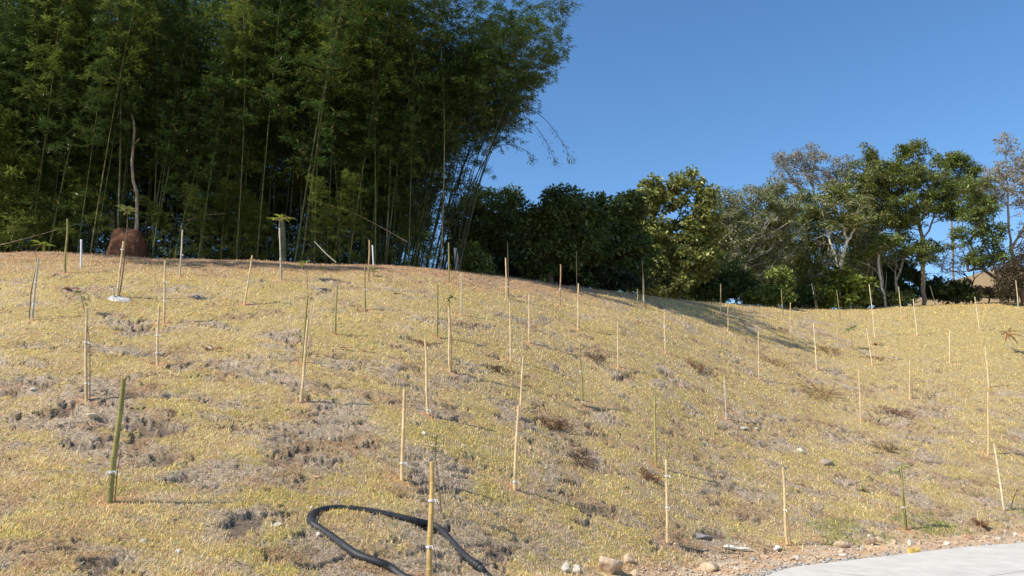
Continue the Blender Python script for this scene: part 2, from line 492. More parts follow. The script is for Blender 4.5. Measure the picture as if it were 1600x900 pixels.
j = (np.arange(nr - 1)[:, None] * nc + ((np.arange(nc) + 1) % nc)[None, :])
q = np.stack([i, i + nc, j + nc, j], -1).reshape(-1, 4)
verts = np.stack([GX, GY_, GZ], 1)
go = link("ground", mesh_np("ground", verts, q, M_ground, col, True)); tag(go, kind="structure")
del A, RR, q

# ------------------------------------------------------------------ road: pale concrete paving
def mat_paving():
    m = bpy.data.materials.new("concrete_paving"); m.use_nodes = True
    nt = m.node_tree; N = nt.nodes; L = nt.links; b = N["Principled BSDF"]
    tc = N.new("ShaderNodeTexCoord"); mp = N.new("ShaderNodeMapping"); mp.inputs["Rotation"].default_value = (0, 0, R(-35))
    L.new(tc.outputs["Object"], mp.inputs[0])
    br = N.new("ShaderNodeTexBrick"); br.inputs["Scale"].default_value = 1.0
    br.inputs["Brick Width"].default_value = .22; br.inputs["Row Height"].default_value = .11; br.inputs["Mortar Size"].default_value = .006
    br.inputs["Color1"].default_value = (.53, .50, .45, 1); br.inputs["Color2"].default_value = (.56, .53, .475, 1); br.inputs["Mortar"].default_value = (.485, .455, .41, 1)
    L.new(mp.outputs[0], br.inputs["Vector"])
    n = N.new("ShaderNodeTexNoise"); n.inputs["Scale"].default_value = 2.3; n.inputs["Detail"].default_value = 9; n.inputs["Roughness"].default_value = .7
    L.new(tc.outputs["Object"], n.inputs["Vector"])
    mr = N.new("ShaderNodeMapRange"); mr.inputs[1].default_value = .3; mr.inputs[2].default_value = .7; mr.inputs[3].default_value = .84; mr.inputs[4].default_value = 1.1
    L.new(n.outputs["Fac"], mr.inputs[0])
    vm = N.new("ShaderNodeVectorMath"); vm.operation = 'SCALE'; L.new(br.outputs["Color"], vm.inputs[0]); L.new(mr.outputs[0], vm.inputs["Scale"])
    L.new(vm.outputs[0], b.inputs["Base Color"]); b.inputs["Roughness"].default_value = .85
    bp = N.new("ShaderNodeBump"); bp.inputs["Distance"].default_value = .002; L.new(br.outputs["Fac"], bp.inputs["Height"]); bp.invert = True; L.new(bp.outputs[0], b.inputs["Normal"])
    return m
M_pave = mat_paving()
ep = EDGES
tn = np.gradient(ep, axis=0); tn /= np.linalg.norm(tn, axis=1, keepdims=True)
nn = np.stack([-tn[:, 1], tn[:, 0]], 1)          # towards the road
if road_d(np.array([ep[20, 0] + nn[20, 0] * .5]), np.array([ep[20, 1] + nn[20, 1] * .5]))[0] > 0: nn = -nn
offs = [(0, -.06), (0, .035), (.012, .045), (1.75, .045), (1.752, .03), (1.765, .03), (1.767, .045), (6.5, .045), (6.51, -.05)]
rv = [(p[0] + n_[0] * o, p[1] + n_[1] * o, z) for p, n_ in zip(ep, nn) for o, z in offs]
k = len(offs)
rf = [(a * k + b, a * k + b + 1, (a + 1) * k + b + 1, (a + 1) * k + b) for a in range(len(ep) - 1) for b in range(k - 1)]
tag(link("road", mesh_np("road", rv, rf, M_pave)), kind="structure")

# ------------------------------------------------------------------ bare brown hill far right
hx = np.linspace(20, 230, 110); hy = np.linspace(75, 230, 80)
HX, HY = np.meshgrid(hx, hy)
prof = sst(0, 1, (HX - 15) / 75) * 41
hz = prof * np.exp(-((HY - 140) / 38) ** 2) - 8 + 2.5 * (fbm(HX.ravel() * .06, HY.ravel() * .06, 201, 4).reshape(HX.shape) - .5)
n_ = fbm(HX.ravel() * .25, HY.ravel() * .25, 211, 5, .65)[:, None]
hc = np.array([.20, .135, .08]) * (1 - n_) * 1.2 + np.array([.25, .19, .10]) * n_
ii = (np.arange(79)[:, None] * 110 + np.arange(109)[None, :]).ravel()
hq = np.stack([ii, ii + 1, ii + 111, ii + 110], 1)
tag(link("hill", mesh_np("hill", np.stack([HX.ravel(), HY.ravel(), hz.ravel()], 1), hq, M_ground, hc, True)), kind="structure")

# ------------------------------------------------------------------ turf: short dry blades (nobody could count them)
def blades(n, seed, rmin, rmax, w0, l0, name, mode):
    g = np.random.default_rng(seed)
    r = rmin * (rmax / rmin) ** g.random(n); a = np.radians(-44 + 88 * g.random(n))
    x = r * np.sin(a); y = r * np.cos(a)
    c, bare, pit, s, deg, rd, w = ground_color(x, y)
    if mode == 'turf':
        keep = (g.random(n) > bare * .18) & (g.random(n) > pit * 1.1) & ((s > .004) | (deg < 6)) & (r > 3.2) & (rd > .5) & (g.random(n) > w * .8) & (s < 1.12)
        keep &= g.random(n) > 0.75 * (sst(.85, .97, s) * sst(12, 2, deg))
    else:
        keep = (rd > .45) & (s < 1.1) & (g.random(n) < .25 + .75 * bare + .8 * sst(.8, .95, s))
    x, y, r, c, bare, s, deg = (q_[keep] for q_ in (x, y, r, c, bare, s, deg)); n = len(x)
    z = z_full(x, y)
    th = g.random(n) * 2 * math.pi
    sc = (np.maximum(r, 5) / 8) ** .85
    if mode == 'turf':
        el = np.radians(8 + (58 - 30 * bare) * g.random(n) ** 1.2)
        L = l0 * (0.5 + g.random(n)) * sc ** .35; W = w0 * (0.6 + .8 * g.random(n)) * sc
        C = c * (0.85 + 1.0 * g.random(n) ** 1.3)[:, None] * np.array([1.19, 1.05, .98])
        k_ = g.random(n) < .10; C[k_] = np.array([.68, .60, .42]) * (0.8 + .3 * g.random(k_.sum()))[:, None]
        k_ = g.random(n) < .14 * bare; C[k_] = np.array([.15, .10, .07])
        k_ = g.random(n) < .05 * sst(.45, .05, s); C[k_] = np.array([.17, .24, .05])
        k_ = (g.random(n) < .30) & (bare > .3); C[k_] = np.array([.44, .36, .14]) * (0.6 + .9 * g.random(k_.sum()))[:, None]
        lush = (sst(.085, .0, s) * sst(6, 12, deg) * (fbm(x * .9 + 5, y * .9, 301, 3) > .5)) > .25
        lush &= g.random(n) < .62
        C[lush] = (np.array([.20, .25, .06]) * (0.6 + .9 * g.random(n))[:, None])[lush]; L[lush] *= 1.35; el[lush] += .35
    else:
        el = np.radians(-4 + 16 * g.random(n))
        L = l0 * (0.3 + g.random(n) ** 2 * 1.5) * sc ** .2; W = w0 * (0.5 + g.random(n)) * sc
        C = np.array([.56, .47, .35]) * (0.4 + .7 * g.random(n))[:, None]
        k_ = g.random(n) < .35; C[k_] = np.array([.27, .15, .08]) * (0.6 + .8 * g.random(k_.sum()))[:, None]
    D = np.stack([np.cos(th) * np.cos(el), np.sin(th) * np.cos(el), np.sin(el)], 1)
    # lie along the slope
    e = .03
    gx = (z_smooth(x + e, y) - z_smooth(x - e, y)) / (2 * e); gy = (z_smooth(x, y + e) - z_smooth(x, y - e)) / (2 * e)
    D[:, 2] += D[:, 0] * gx + D[:, 1] * gy
    S_ = np.stack([-np.sin(th), np.cos(th), .5 * (g.random(n) - .5)], 1)
    P = np.stack([x, y, z - .004], 1)
    B = P + D * (L * .55)[:, None]; B[:, 2] += L * .10
    T = P + D * L[:, None]; T[:, 2] -= L * .12
    hw = (W * .5)[:, None]
    v = np.stack([P - S_ * hw * .8, P + S_ * hw * .8, B - S_ * hw, B + S_ * hw, T], 1).reshape(-1, 3)
    i5 = np.arange(n)[:, None] * 5
    f = np.concatenate([i5 + np.array([[0, 1, 3]]), i5 + np.array([[0, 3, 2]]), i5 + np.array([[2, 3, 4]])], 1).reshape(-1, 3)
    o = link(name, mesh_np(name, v, f, M_blade, np.repeat(np.clip(C, .01, .85), 5, 0)))
    return o
tag(blades(1100000, 1, 3.6, 56, .0043, .046, "grass", 'turf'), "short dry yellow green turf covering the whole slope", "grass", kind="stuff")
tag(blades(170000, 2, 4.3, 46, .0050, .11, "straw_litter", 'straw'), "loose dry straw and leaf litter lying over the bare patches", "straw", kind="stuff")

# gravel on the verge
def pebbles(n, seed):
    g = np.random.default_rng(seed); V = []; Fc = []; Cc = []
    u = g.random(n * 6) * 620 + 1000; v = 832 + g.random(n * 6) * 90
    cnt = 0
    ico = np.array([(0, 0, 1), (.9, 0, .2), (.28, .85, .2), (-.73, .53, .2), (-.73, -.53, .2), (.28, -.85, .2), (0, 0, -.6)])
    fi = np.array([(0, 1, 2), (0, 2, 3), (0, 3, 4), (0, 4, 5), (0, 5, 1), (6, 2, 1), (6, 3, 2), (6, 4, 3), (6, 5, 4), (6, 1, 5)])
    pts = np.array([on_plane(a, b) for a, b in zip(u, v)])
    rd = road_d(pts[:, 0], pts[:, 1]); r, s, *_ = masks(pts[:, 0], pts[:, 1])
    ok = (rd > .03) & (s < .03)
    pts = pts[ok][:n]; rd = rd[ok][:n]
    z = z_full(pts[:, 0], pts[:, 1])
    for (x, y), zz, d_ in zip(pts, z, rd):
        sz = .006 + .028 * g.random() ** 4 + (.004 if d_ < .4 else 0)
        m = ico * (sz * (0.7 + .6 * g.random((7, 1)))) * np.array([1, .6 + .6 * g.random(), .7])
        b = len(V) * 7
        V.append(m + np.array([x, y, zz + sz * .2])); Fc.append(fi + b)
        t = g.random(); c = np.array([.55, .42, .30]) * (.6 + .7 * t) if d_ > .4 else np.array([.36, .34, .32]) * (.5 + t)
        Cc.append(np.repeat(np.clip(c, 0, .8)[None], 7, 0))
    return link("gravel", mesh_np("gravel", np.concatenate(V), np.concatenate(Fc), M_rock, np.concatenate(Cc)))
tag(pebbles(3400, 5), "fine gravel and soil crumbs along the edge of the paving", "gravel", kind="stuff")

# ------------------------------------------------------------------ stakes
def make_stake(b, top, c, rad, ties, label, seed):
    g = random.Random(seed)
    b = Vector(b); t = Vector(top) - b; H = t.length
    root = empty("bamboo_stake", b)
    tag(root, label, "stake", "bamboo stakes set out in rows over the slope")
    mb = MB(); pts = []; rad_l = []; cols = []
    nodes = [g.uniform(.10, .2)]
    while nodes[-1] < H: nodes.append(nodes[-1] + g.uniform(.17, .27))
    bendx = g.uniform(-.008, .008); side = Vector((g.uniform(-1, 1), g.uniform(-1, 1), 0))
    def P(h): return t * (h / H) + side * (.012 * math.sin(h / H * 3.1 * g_k))
    g_k = g.choice([1, 2])
    hs = [-.12]
    for nd in nodes:
        if nd < H - .03: hs += [nd - .02, nd - .006, nd, nd + .006, nd + .02]
    hs += [H]
    rr = [.82 * rad] 
    base = np.array(c)
    for k_, h in enumerate(hs):
        tp = 1 - .22 * max(h, 0) / H
        ph = (k_ - 1) % 5 if 0 < k_ < len(hs) - 1 else -1
        r_ = rad * tp * (1.10 if ph == 2 else (1.02 if ph in (1, 3) else 1.0)) * .5
        dk = .55 if ph == 2 else (1.28 if ph in (1, 3) else 1.0)
        pts.append(P(h)); rad_l.append(r_); cols.append(tuple(np.clip(base * dk * g.uniform(.88, 1.12), 0, .8)))
    mb.ring_tube(pts, rad_l, 10, cols, True, tuple(np.clip(base * 1.25 + .08, 0, .8)))
    mb.build("cane", M_cane, root)
    for f_ in ties:
        h = f_ * H; p = P(h); rt = rad * .5 * 1.05
        tb = MB()
        for w in range(3):
            ring = [p + Vector((math.cos(q_) * rt * 1.12, math.sin(q_) * rt * 1.12, (w - 1) * .006 + .003 * math.sin(q_ + w))) for q_ in np.linspace(0, 2 * math.pi, 13)]
            tb.ring_tube(ring, .0032, 5, (.78, .78, .76))
        for w in range(2):
            a_ = g.uniform(-.9, 2.2) + w * .5; L = g.uniform(.02, .055)
            q0 = p + Vector((math.cos(a_) * rt, -abs(math.sin(a_)) * rt, 0))
            tb.ring_tube([q0, q0 + Vector((math.cos(a_) * L * .5, -.01, .01)), q0 + Vector((math.cos(a_) * L, -.012, -.02 - g.random() * .02))], [.0035, .003, .002], 5, (.8, .8, .78))
        tb.build("tie", M_string, root)
    return root
for i_, (s, b) in enumerate(zip(STAKES, stake_pts)):
    make_stake(b, top_of(b, s[0], s[1]), tuple(np.minimum(np.array(s[4]) * (1.0 if s[4] == GR else 1.35), .78)), (s[5] * .56 + .018) * 1.55, s[6], s[7] if len(s[7].split()) < 17 else s[7], i_)

# thin second cane of the doubled stake, short stub, white pipes
def simple_pole(name, label, cat, ub, vb, ut, vt, rad, c, mat, group=None, n=8):
    b = hit(ub, vb); t = top_of(b, ut, vt)
    mb = MB(); T = Vector(t - b); m = 7
    mb.ring_tube([T * (k_ / m) - (Vector((0, 0, .1)) if k_ == 0 else Vector((0, 0, 0))) + Vector((.006 * math.sin(k_ * 2.1), 0, 0)) for k_ in range(m + 1)], [rad * (1 - .04 * k_) for k_ in range(m + 1)], n, c)
    o = mb.build(name, mat, loc=tuple(b)); tag(o, label, cat, group); return o
simple_pole("thin_cane", "thinner pale cane leaning beside the doubled stake at the right crest", "cane", 1278, 483, 1272, 447, .012, PL, M_cane)
simple_pole("stake_stub", "short broken stub of cane beside the torn pale bag", "stub", 178, 466, 177, 450, .020, PL, M_cane)
def pipe(label, ub, vb, ut, vt):
    b = hit(ub, vb); t = top_of(b, ut, vt); T = Vector(t - b)
    root = empty("marker_pipe", b); tag(root, label, "pipe", "white marker pipes near the crest")
    a_ = MB(); a_.ring_tube([Vector((0, 0, -.1)), T], [.021, .021], 14, (.74, .75, .78)); a_.build("tube", M_plastic, root)
    c_ = MB(); c_.ring_tube([T * .97, T * 1.005, T * 1.012], [.025, .025, .014], 14, (.80, .80, .82)); c_.build("cap", M_plastic, root)
pipe("short white plastic pipe upright at the crest left of the earth mound", 127, 417, 127, 375)
pipe("short white plastic pipe upright beside the thick brown stake at the crest", 584, 415, 582, 384)

# ------------------------------------------------------------------ saplings tied to the stakes
def sapling(label, path, rad, stemc, leaves, leafc, lsize, wid=.35, group="young saplings planted at the stakes", spread=1.0, droop=.3):
    """path: pixels from the foot up; leaves: list of (u, v, count)"""
    b = hit(*path[0]); root = empty("sapling", b); rad *= 1.3; lsize *= 1.35
    tag(root, label, "sapling", group)
    g = random.Random(int(path[0][0] * 7 + path[0][1]))
    pts = [Vector(at(u, v, b[1]) - b) for u, v in path]
    pts[0] = Vector((0, 0, -.05))
    sm = [Vector(p) for p in _smooth([tuple(p) for p in pts], 4)]
    mb = MB(); m = len(sm)
    mb.ring_tube(sm, [rad * (1 - .6 * k_ / m) for k_ in range(m)], 6, stemc)
    lb = MB(); has = False
    for (u, v, n) in leaves:
        p = Vector(at(u, v, b[1]) - b) + Vector((0, g.uniform(-.03, .03), 0))
        near = min(sm, key=lambda q_: (q_ - p).length)
        if (near - p).length > .02: mb.ring_tube([near, (near + p) / 2 + Vector((0, 0, .02)), p], [rad * .45, rad * .35, rad * .25], 5, stemc)
        for k_ in range(n):
            a_ = 2 * math.pi * (k_ + g.random() * .6) / max(n, 1)
            dd = Vector((math.cos(a_) * spread, math.sin(a_) * spread, g.uniform(-droop, .55)))
            cc = np.array(leafc) * g.uniform(.7, 1.3)
            lb.leaf(p, dd, (g.uniform(-.3, .3), g.uniform(-.3, .3), 1), lsize * g.uniform(.7, 1.2), lsize * wid, tuple(cc)); has = True
    mb.build("stem", M_bark, root)
    if has: lb.build("leaves", M_leaf, root, smooth=False)
    return root
YG, DG = (.20, .26, .04), (.07, .13, .03)
ST = (.20, .14, .09)
sapling("sapling with a crown of pointed leaves on a curved stem, leftmost on the slope", [(46, 498), (49, 455), (57, 415), (56, 392), (64, 382)], .009, ST, [(64, 380, 6), (68, 384, 4)], YG, .15)
sapling("tall thin sapling whose leaf tuft shows against the earth mound", [(186, 464), (193, 420), (195, 385), (199, 350), (199, 328)], .010, ST, [(199, 326, 9), (198, 331, 6)], (.22, .27, .09), .16, .3)
sapling("umbrella shaped sapling with a flat leafy top at the crest", [(441, 437), (439, 400), (436, 365), (437, 344)], .012, (.45, .38, .28), [(432, 341, 6), (440, 340, 7), (425, 343, 4), (449, 340, 4)], (.30, .33, .06), .17, .35, spread=1.3)
sapling("small sapling with a few yellow green leaves below the leftmost stakes", [(141, 624), (140, 540), (133, 490), (126, 462)], .006, ST, [(125, 458, 3), (135, 468, 3), (131, 473, 2)], (.25, .33, .05), .08, .5)
sapling("low sapling with two pale leaves at the crest left of the brown stake", [(481, 452), (479, 425), (474, 412)], .006, ST, [(471, 411, 4), (478, 409, 4)], YG, .12, .55)
sapling("tiny sapling with one leaf tuft right of the low two leaved one", [(506, 437), (504, 422)], .006, ST, [(504, 420, 5)], YG, .10, .5)
sapling("bushy little sapling at the foot of the white pipe and brown stake", [(584, 432), (583, 423)], .006, ST, [(582, 420, 6), (585, 424, 5)], (.24, .35, .06), .11, .55)
sapling("sapling leafing just above the straight tan stake in mid slope", [(706, 580), (705, 520), (702, 478), (702, 468)], .006, ST, [(702, 467, 4), (708, 465, 3)], DG, .10, .4)
sapling("feathery sapling rising behind the golden stake by the hose", [(690, 805), (685, 750), (680, 710), (682, 684)], .006, ST, [(681, 685, 5), (684, 692, 4), (678, 700, 4), (682, 708, 5), (679, 716, 3)], (.12, .17, .07), .075, .25)
sapling("dead dry sapling stem tied beside the stake with frayed string", [(636, 749), (637, 715), (638, 690)], .006, (.45, .36, .28), [], YG, .1)
sapling("tall bare sapling with a forked dark top in the crest shadow", [(905, 513), (903, 470), (901, 430), (901, 392)], .010, (.12, .10, .07), [(903, 428, 2), (906, 432, 1)], DG, .10, .3)
sapling("dark sapling standing above the thick tan stake at the crest", [(1008, 482), (1006, 440), (1004, 420), (1004, 407)], .012, (.11, .09, .07), [(1005, 412, 3)], DG, .08, .3)
sapling("dark bare sapling stem behind the tan stake before the trees", [(795, 466), (794, 420), (793, 378)], .012, (.13, .10, .08), [], DG, .1)
sapling("bright sapling with hanging leaves in front of the long shadow's end", [(1331, 545), (1331, 528), (1329, 515)], .006, ST, [(1328, 514, 5), (1333, 512, 4), (1325, 518, 3)], (.16, .25, .07), .20, .35)
sapling("palm like sapling with drooping reddish fronds at the far right", [(1578, 550), (1577, 530), (1575, 518)], .012, (.5, .42, .3), [(1575, 519, 9), (1578, 522, 8)], (.30, .12, .05), .36, .16, droop=1.0)
sapling("yellow green sapling spreading its leaves around the mossy stake", [(1417, 827), (1413, 780), (1407, 745), (1405, 735)], .008, (.18, .20, .07), [(1395, 740, 5), (1403, 733, 5), (1410, 728, 5), (1415, 732, 4), (1387, 739, 4), (1401, 738, 4)], (.36, .42, .08), .085, .4)
sapling("leafless sapling stem leaning on the stake nearest to the paving", [(1236, 849), (1231, 815), (1227, 785), (1225, 760)], .008, (.32, .22, .14), [(1229, 790, 3), (1227, 775, 3)], (.16, .12, .05), .07, .35)
sapling("thin brown sapling stem with two ties left of the green weeds", [(1051, 847), (1048, 800), (1044, 760), (1042, 735)], .006, (.38, .26, .16), [(1042, 735, 2), (1045, 729, 2)], (.2, .2, .07), .06, .3)
sapling("dry forked stem with a few leaves at the bottom right corner", [(1577, 795), (1584, 778), (1590, 763)], .007, (.10, .07, .05), [(1589, 766, 3), (1585, 775, 2)], (.08, .06, .04), .09, .3)
sapling("bare stem beside the thick green stake on the near left", [(179, 783), (183, 740), (189, 702)], .006, (.28, .18, .12), [], YG, .1)
sapling("small leafless sapling between the short paired stakes on the right", [(1128, 545), (1128, 537)], .006, (.2, .14, .09), [(1127, 536, 3), (1131, 538, 3)], DG, .09, .3)
sapling("grey dead stem tied to the plain green stake left of the middle", [(519, 521), (521, 485), (523, 462)], .007, (.42, .34, .25), [], YG, .1)
sapling("dark stem next to the short tan stake right of the middle", [(1425, 622), (1425, 600), (1424, 590)], .010, (.15, .12, .09), [], YG, .1)
sapling("green yellow seedling of a few leaves alone near the bottom right", [(1349, 768), (1349, 762)], .004, (.2, .2, .08), [(1349, 761, 8), (1351, 765, 6), (1347, 766, 6)], (.22, .26, .05), .09, .3)

# ------------------------------------------------------------------ black hose
HP = [(880, 1010), (800, 925), (764, 900), (750, 895), (728, 879), (710, 853), (696, 840), (678, 830), (646, 817), (610, 807), (574, 799), (540, 794), (516, 794), (494, 801), (485, 811), (488, 821),
      (502, 830), (520, 844), (540, 859), (560, 873), (590, 884), (610, 891), (628, 900), (665, 930), (720, 1000)]
hp = []
for (u, v) in HP:
    p = hit(u, v); hp.append((p[0], p[1]))
hp = _smooth(hp, 8)
hzv = z_smooth(hp[:, 0], hp[:, 1]) + z_disp(hp[:, 0], hp[:, 1], False)
kk = np.hanning(61); kk /= kk.sum(); hzv = np.convolve(np.pad(hzv, 30, mode='edge'), kk, 'valid') + .020
h3 = np.column_stack([hp, hzv])
seg = np.concatenate([[0], np.cumsum(np.linalg.norm(np.diff(h3, axis=0), axis=1))])
m = int(seg[-1] / .0085); sv = np.linspace(0, seg[-1], m)
h3 = np.stack([np.interp(sv, seg, h3[:, k_]) for k_ in range(3)], 1)
hr = hit(485, 811); root = empty("drain_hose", hr)
tag(root, "thick black corrugated hose lying in a long loop on the grass", "hose")
mb = MB(); mb.ring_tube([Vector(p - hr) for p in h3], [.036 + (.001 if k_ % 3 == 0 else 0) for k_ in range(m)], 16, (.028, .029, .032))
mb.build("tube", M_pipe, root)
ci = int(np.argmin(np.hypot(*(h3[:, :2] - np.array(hit(751, 893)[:2])).T)))
mb = MB(); pc = [Vector(h3[k_] - hr) for k_ in range(ci - 5, ci + 6)]
mb.ring_tube(pc, [.040, .046, .046, .046, .043, .043, .043, .046, .046, .046, .040], 16, (.018, .018, .02)); mb.build("coupling", M_pipe, root)

# ------------------------------------------------------------------ rocks
def rock(label, u, v, wpx, hpx, c, seed, name="rock", group="stones along the foot of the slope", cat="rock", mat=None):
    import bmesh
    p = hit(u, v); sc = math.hypot(*p[:2]) / F
    bm = bmesh.new(); bmesh.ops.create_icosphere(bm, subdivisions=3, radius=1)
    g = np.random.default_rng(seed); w = wpx * sc / 2; h = hpx * sc / 2; w *= 1.12
    pl = g.normal(size=(9, 3)); pl /= np.linalg.norm(pl, axis=1, keepdims=True); dist = .45 + .38 * g.random(9)
    cc = []
    vs = np.array([q_.co for q_ in bm.verts])
    for n0, d0 in zip(pl, dist):
        dd = vs @ n0; over = np.maximum(dd - d0, 0); vs = vs - over[:, None] * n0 * .98
    nz = fbm(vs[:, 0] * 2.5 + seed, vs[:, 1] * 2.5 + vs[:, 2] * 1.7, seed, 3)
    vs = vs * (0.84 + .26 * nz + .16 * fbm(vs[:, 0] * 7, vs[:, 1] * 7 + vs[:, 2] * 6, seed, 2))[:, None] * np.array([w, w * (.65 + .3 * g.random()), h * 1.25])
    f = [[x.index for x in q_.verts] for q_ in bm.faces]; bm.free()
    col = np.clip(np.array(c)[None] * (0.75 + .5 * nz)[:, None], 0, .85)
    o = link(name, mesh_np(name, vs, f, mat or M_rock, col, True), loc=(p[0], p[1], p[2] + h * .38))
    o.rotation_euler = (0, 0, g.random() * 1.2 - .6)
    tag(o, label, cat, group)
    return o
OC, WH, GC = (.52, .39, .26), (.55, .50, .42), (.35, .32, .30)
RK = [
 ("large square edged tan boulder at the foot of the slope", 952, 893, 44, 34, OC), ("tan rock just right of and above the large boulder", 984, 879, 20, 16, OC),
 ("pair's left creamy white stone, left of the large tan boulder", 884, 893, 14, 16, WH), ("pair's right creamy white stone, left of the large tan boulder", 899, 893, 13, 14, WH),
 ("half buried tan stone cut by the picture's lower edge, right of the boulder", 990, 900, 18, 12, OC), ("long flat tan rock at the gravel edge", 1106, 892, 34, 15, OC),
 ("white pebble beside the stake nearest to the paving", 1214, 858, 10, 6, (.8, .8, .78)), ("flat buff stone on the soil right of the nearest stake", 1313, 853, 22, 10, OC),
 ("round white pebble upslope of the brown clod by the kerb", 1359, 840, 6, 5, (.78, .76, .7)), ("brown clod on the soil strip below the green stake's left", 1358, 850, 22, 13, (.36, .25, .17)),
 ("small buff stone right of the brown clod", 1374, 848, 14, 10, OC), ("buff stone left of the yellow block, near the green stake", 1396, 850, 9, 8, OC),
 ("reddish tan rock on the soil strip right of the green stake", 1511, 842, 16, 9, (.46, .29, .18)), ("small pale stone above the yellow block", 1424, 851, 9, 9, WH),
 ("oval cream stone lying mid slope on the right, above a bare patch", 1248, 706, 16, 9, (.74, .66, .48)), ("domed grey soil stone in the bare patch below the cream stone", 1292, 725, 26, 9, (.33, .26, .20)),
 ("grey rock in the hollow above the green weeds", 1097, 842, 26, 12, (.24, .22, .23)), ("white stone left of the hose's bend", 487, 796, 7, 6, WH),
 ("white stone at the outer side of the hose below its bend", 497, 838, 9, 7, WH), ("pale flat stone on the grass left of the hose", 434, 822, 12, 7, WH),
 ("pale stone in the bare ground above the hose's left end", 515, 687, 6, 6, WH), ("white stone right of the tan stake in mid slope", 663, 678, 8, 6, WH),
 ("tan slab of stone left of the thick green stake", 143, 652, 18, 8, (.52, .42, .30)), ("pale stone at the bottom left below the thick green stake", 225, 847, 10, 6, WH),
 ("white stone near the lower left edge", 279, 864, 9, 7, WH), ("reddish stone left of the hose above the lower bare ground", 495, 747, 10, 5, (.55, .33, .2)),
 ("grey flat stone in the upper bare patch on the left", 52, 610, 8, 5, (.55, .5, .46)), ("dark grey stone in the bare patch right of the dead weed", 1182, 671, 9, 4, WH),
 ("grey stone lying above the paving at the mid right", 1163, 670, 12, 4, (.5, .46, .42)), ("tiny white stone by the lower middle edge", 844, 897, 6, 5, WH),
 ("pale stone right of the brown sapling stem's foot", 1052, 851, 9, 7, (.55, .35, .22)), ("small tan stone between the nearest stake and the green weeds", 1178, 876, 14, 7, GC),
]
for i_, (l, u, v, w, h, c) in enumerate(RK):
    rock(l, u, v, w, h, c, 40 + i_)
g = random.Random(3)
for i_ in range(26):       # crumbs of rock on the soil strip, nothing tells them apart
    t = i_ / 26; u = 1060 + 540 * t + g.uniform(-14, 14); vmid = np.interp(u, [1060, 1200, 1300, 1400, 1500, 1600], [895, 880, 866, 856, 848, 840])
    rock("small tan lump of stone on the bare soil strip beside the paving", u, vmid + g.uniform(-4, 6), g.uniform(5, 11), g.uniform(4, 7), OC if g.random() < .7 else WH, 200 + i_, group="lumps of stone on the soil strip")

# yellow block by the paving, white board scrap, torn bag
def boxthing(name, label, cat, u, v, size, rz, tilt, c, mat, sink=0.0):
    import bmesh
    p = hit(u, v); bm = bmesh.new(); bmesh.ops.create_cube(bm, size=1)
    bmesh.ops.scale(bm, vec=size, verts=bm.verts)
    bmesh.ops.bevel(bm, geom=bm.edges, offset=min(size) * .12, segments=2, affect='EDGES')
    bmesh.ops.subdivide_edges(bm, edges=bm.edges, cuts=2, use_grid_fill=True)
    for q_ in bm.verts:
        n3 = fbm(np.array([q_.co.x * 30 + 5]), np.array([q_.co.y * 30 + q_.co.z * 20]), 7, 2)[0] - .5
        q_.co += q_.co.normalized() * n3 * min(size) * .25
    vs = np.array([q_.co for q_ in bm.verts]); f = [[x.index for x in q_.verts] for q_ in bm.faces]; bm.free()
    col = np.clip(np.array(c)[None] * (0.8 + .4 * fbm(vs[:, 0] * 20, vs[:, 1] * 20 + vs[:, 2] * 15, 9, 3))[:, None], 0, .85)
    o = link(name, mesh_np(name, vs, f, mat, col), loc=(p[0], p[1], p[2] + size[2] / 2 - sink)); o.rotation_euler = (tilt, 0, rz); tag(o, label, cat)
boxthing("wood_block", "small yellow block standing at the edge of the paving", "block", 1428, 866, (.15, .11, .10), .1, 0, (.66, .46, .13), M_rock, .01)
p0 = hit(1131, 858); p1 = hit(1178, 863)
mb = MB(); Lb = Vector(p1 - p0)
pts = [Lb * (k_ / 8) + Vector((0, 0, .035 + .008 * math.sin(k_ * 1.3))) for k_ in range(9)]
mb.ring_tube(pts, [.012, .034, .036, .030, .028, .030, .026, .018, .004], 6, (.74, .68, .56)); o = mb.build("wood_splinter", M_rock, loc=tuple(p0), smooth=False)
tag(o, "long whitish splinter of wood on the green weeds at the slope's foot", "wood")
pb = hit(187, 467); gx, gy = np.meshgrid(np.linspace(-.28, .30, 26), np.linspace(-.16, .17, 18))
rr_ = np.hypot(gx / .29, gy / .165); zz_ = z_full(pb[0] + gx, pb[1] + gy) - pb[2] + .015 + .09 * (fbm(gx * 9, gy * 12, 77, 4, .6) - .3) * sst(1.1, .5, rr_)
zz_ -= .05 * sst(.85, 1.15, rr_ + .25 * fbm(gx * 8, gy * 8, 3, 3))
ii = (np.arange(17)[:, None] * 26 + np.arange(25)[None]).ravel()
kp = ((rr_ + .3 * (fbm(gx * 8, gy * 8, 3, 3) - .5)).ravel()[ii] < 1.0)
qf = np.stack([ii, ii + 1, ii + 27, ii + 26], 1)[kp]
o = link("torn_bag", mesh_np("torn_bag", np.stack([gx.ravel(), gy.ravel(), zz_.ravel()], 1), qf, M_plastic, np.full((gx.size, 3), .45) * np.array([1, .95, .93]), True), loc=tuple(pb))
tag(o, "crumpled pale torn bag lying around the foot of a golden stake", "bag")

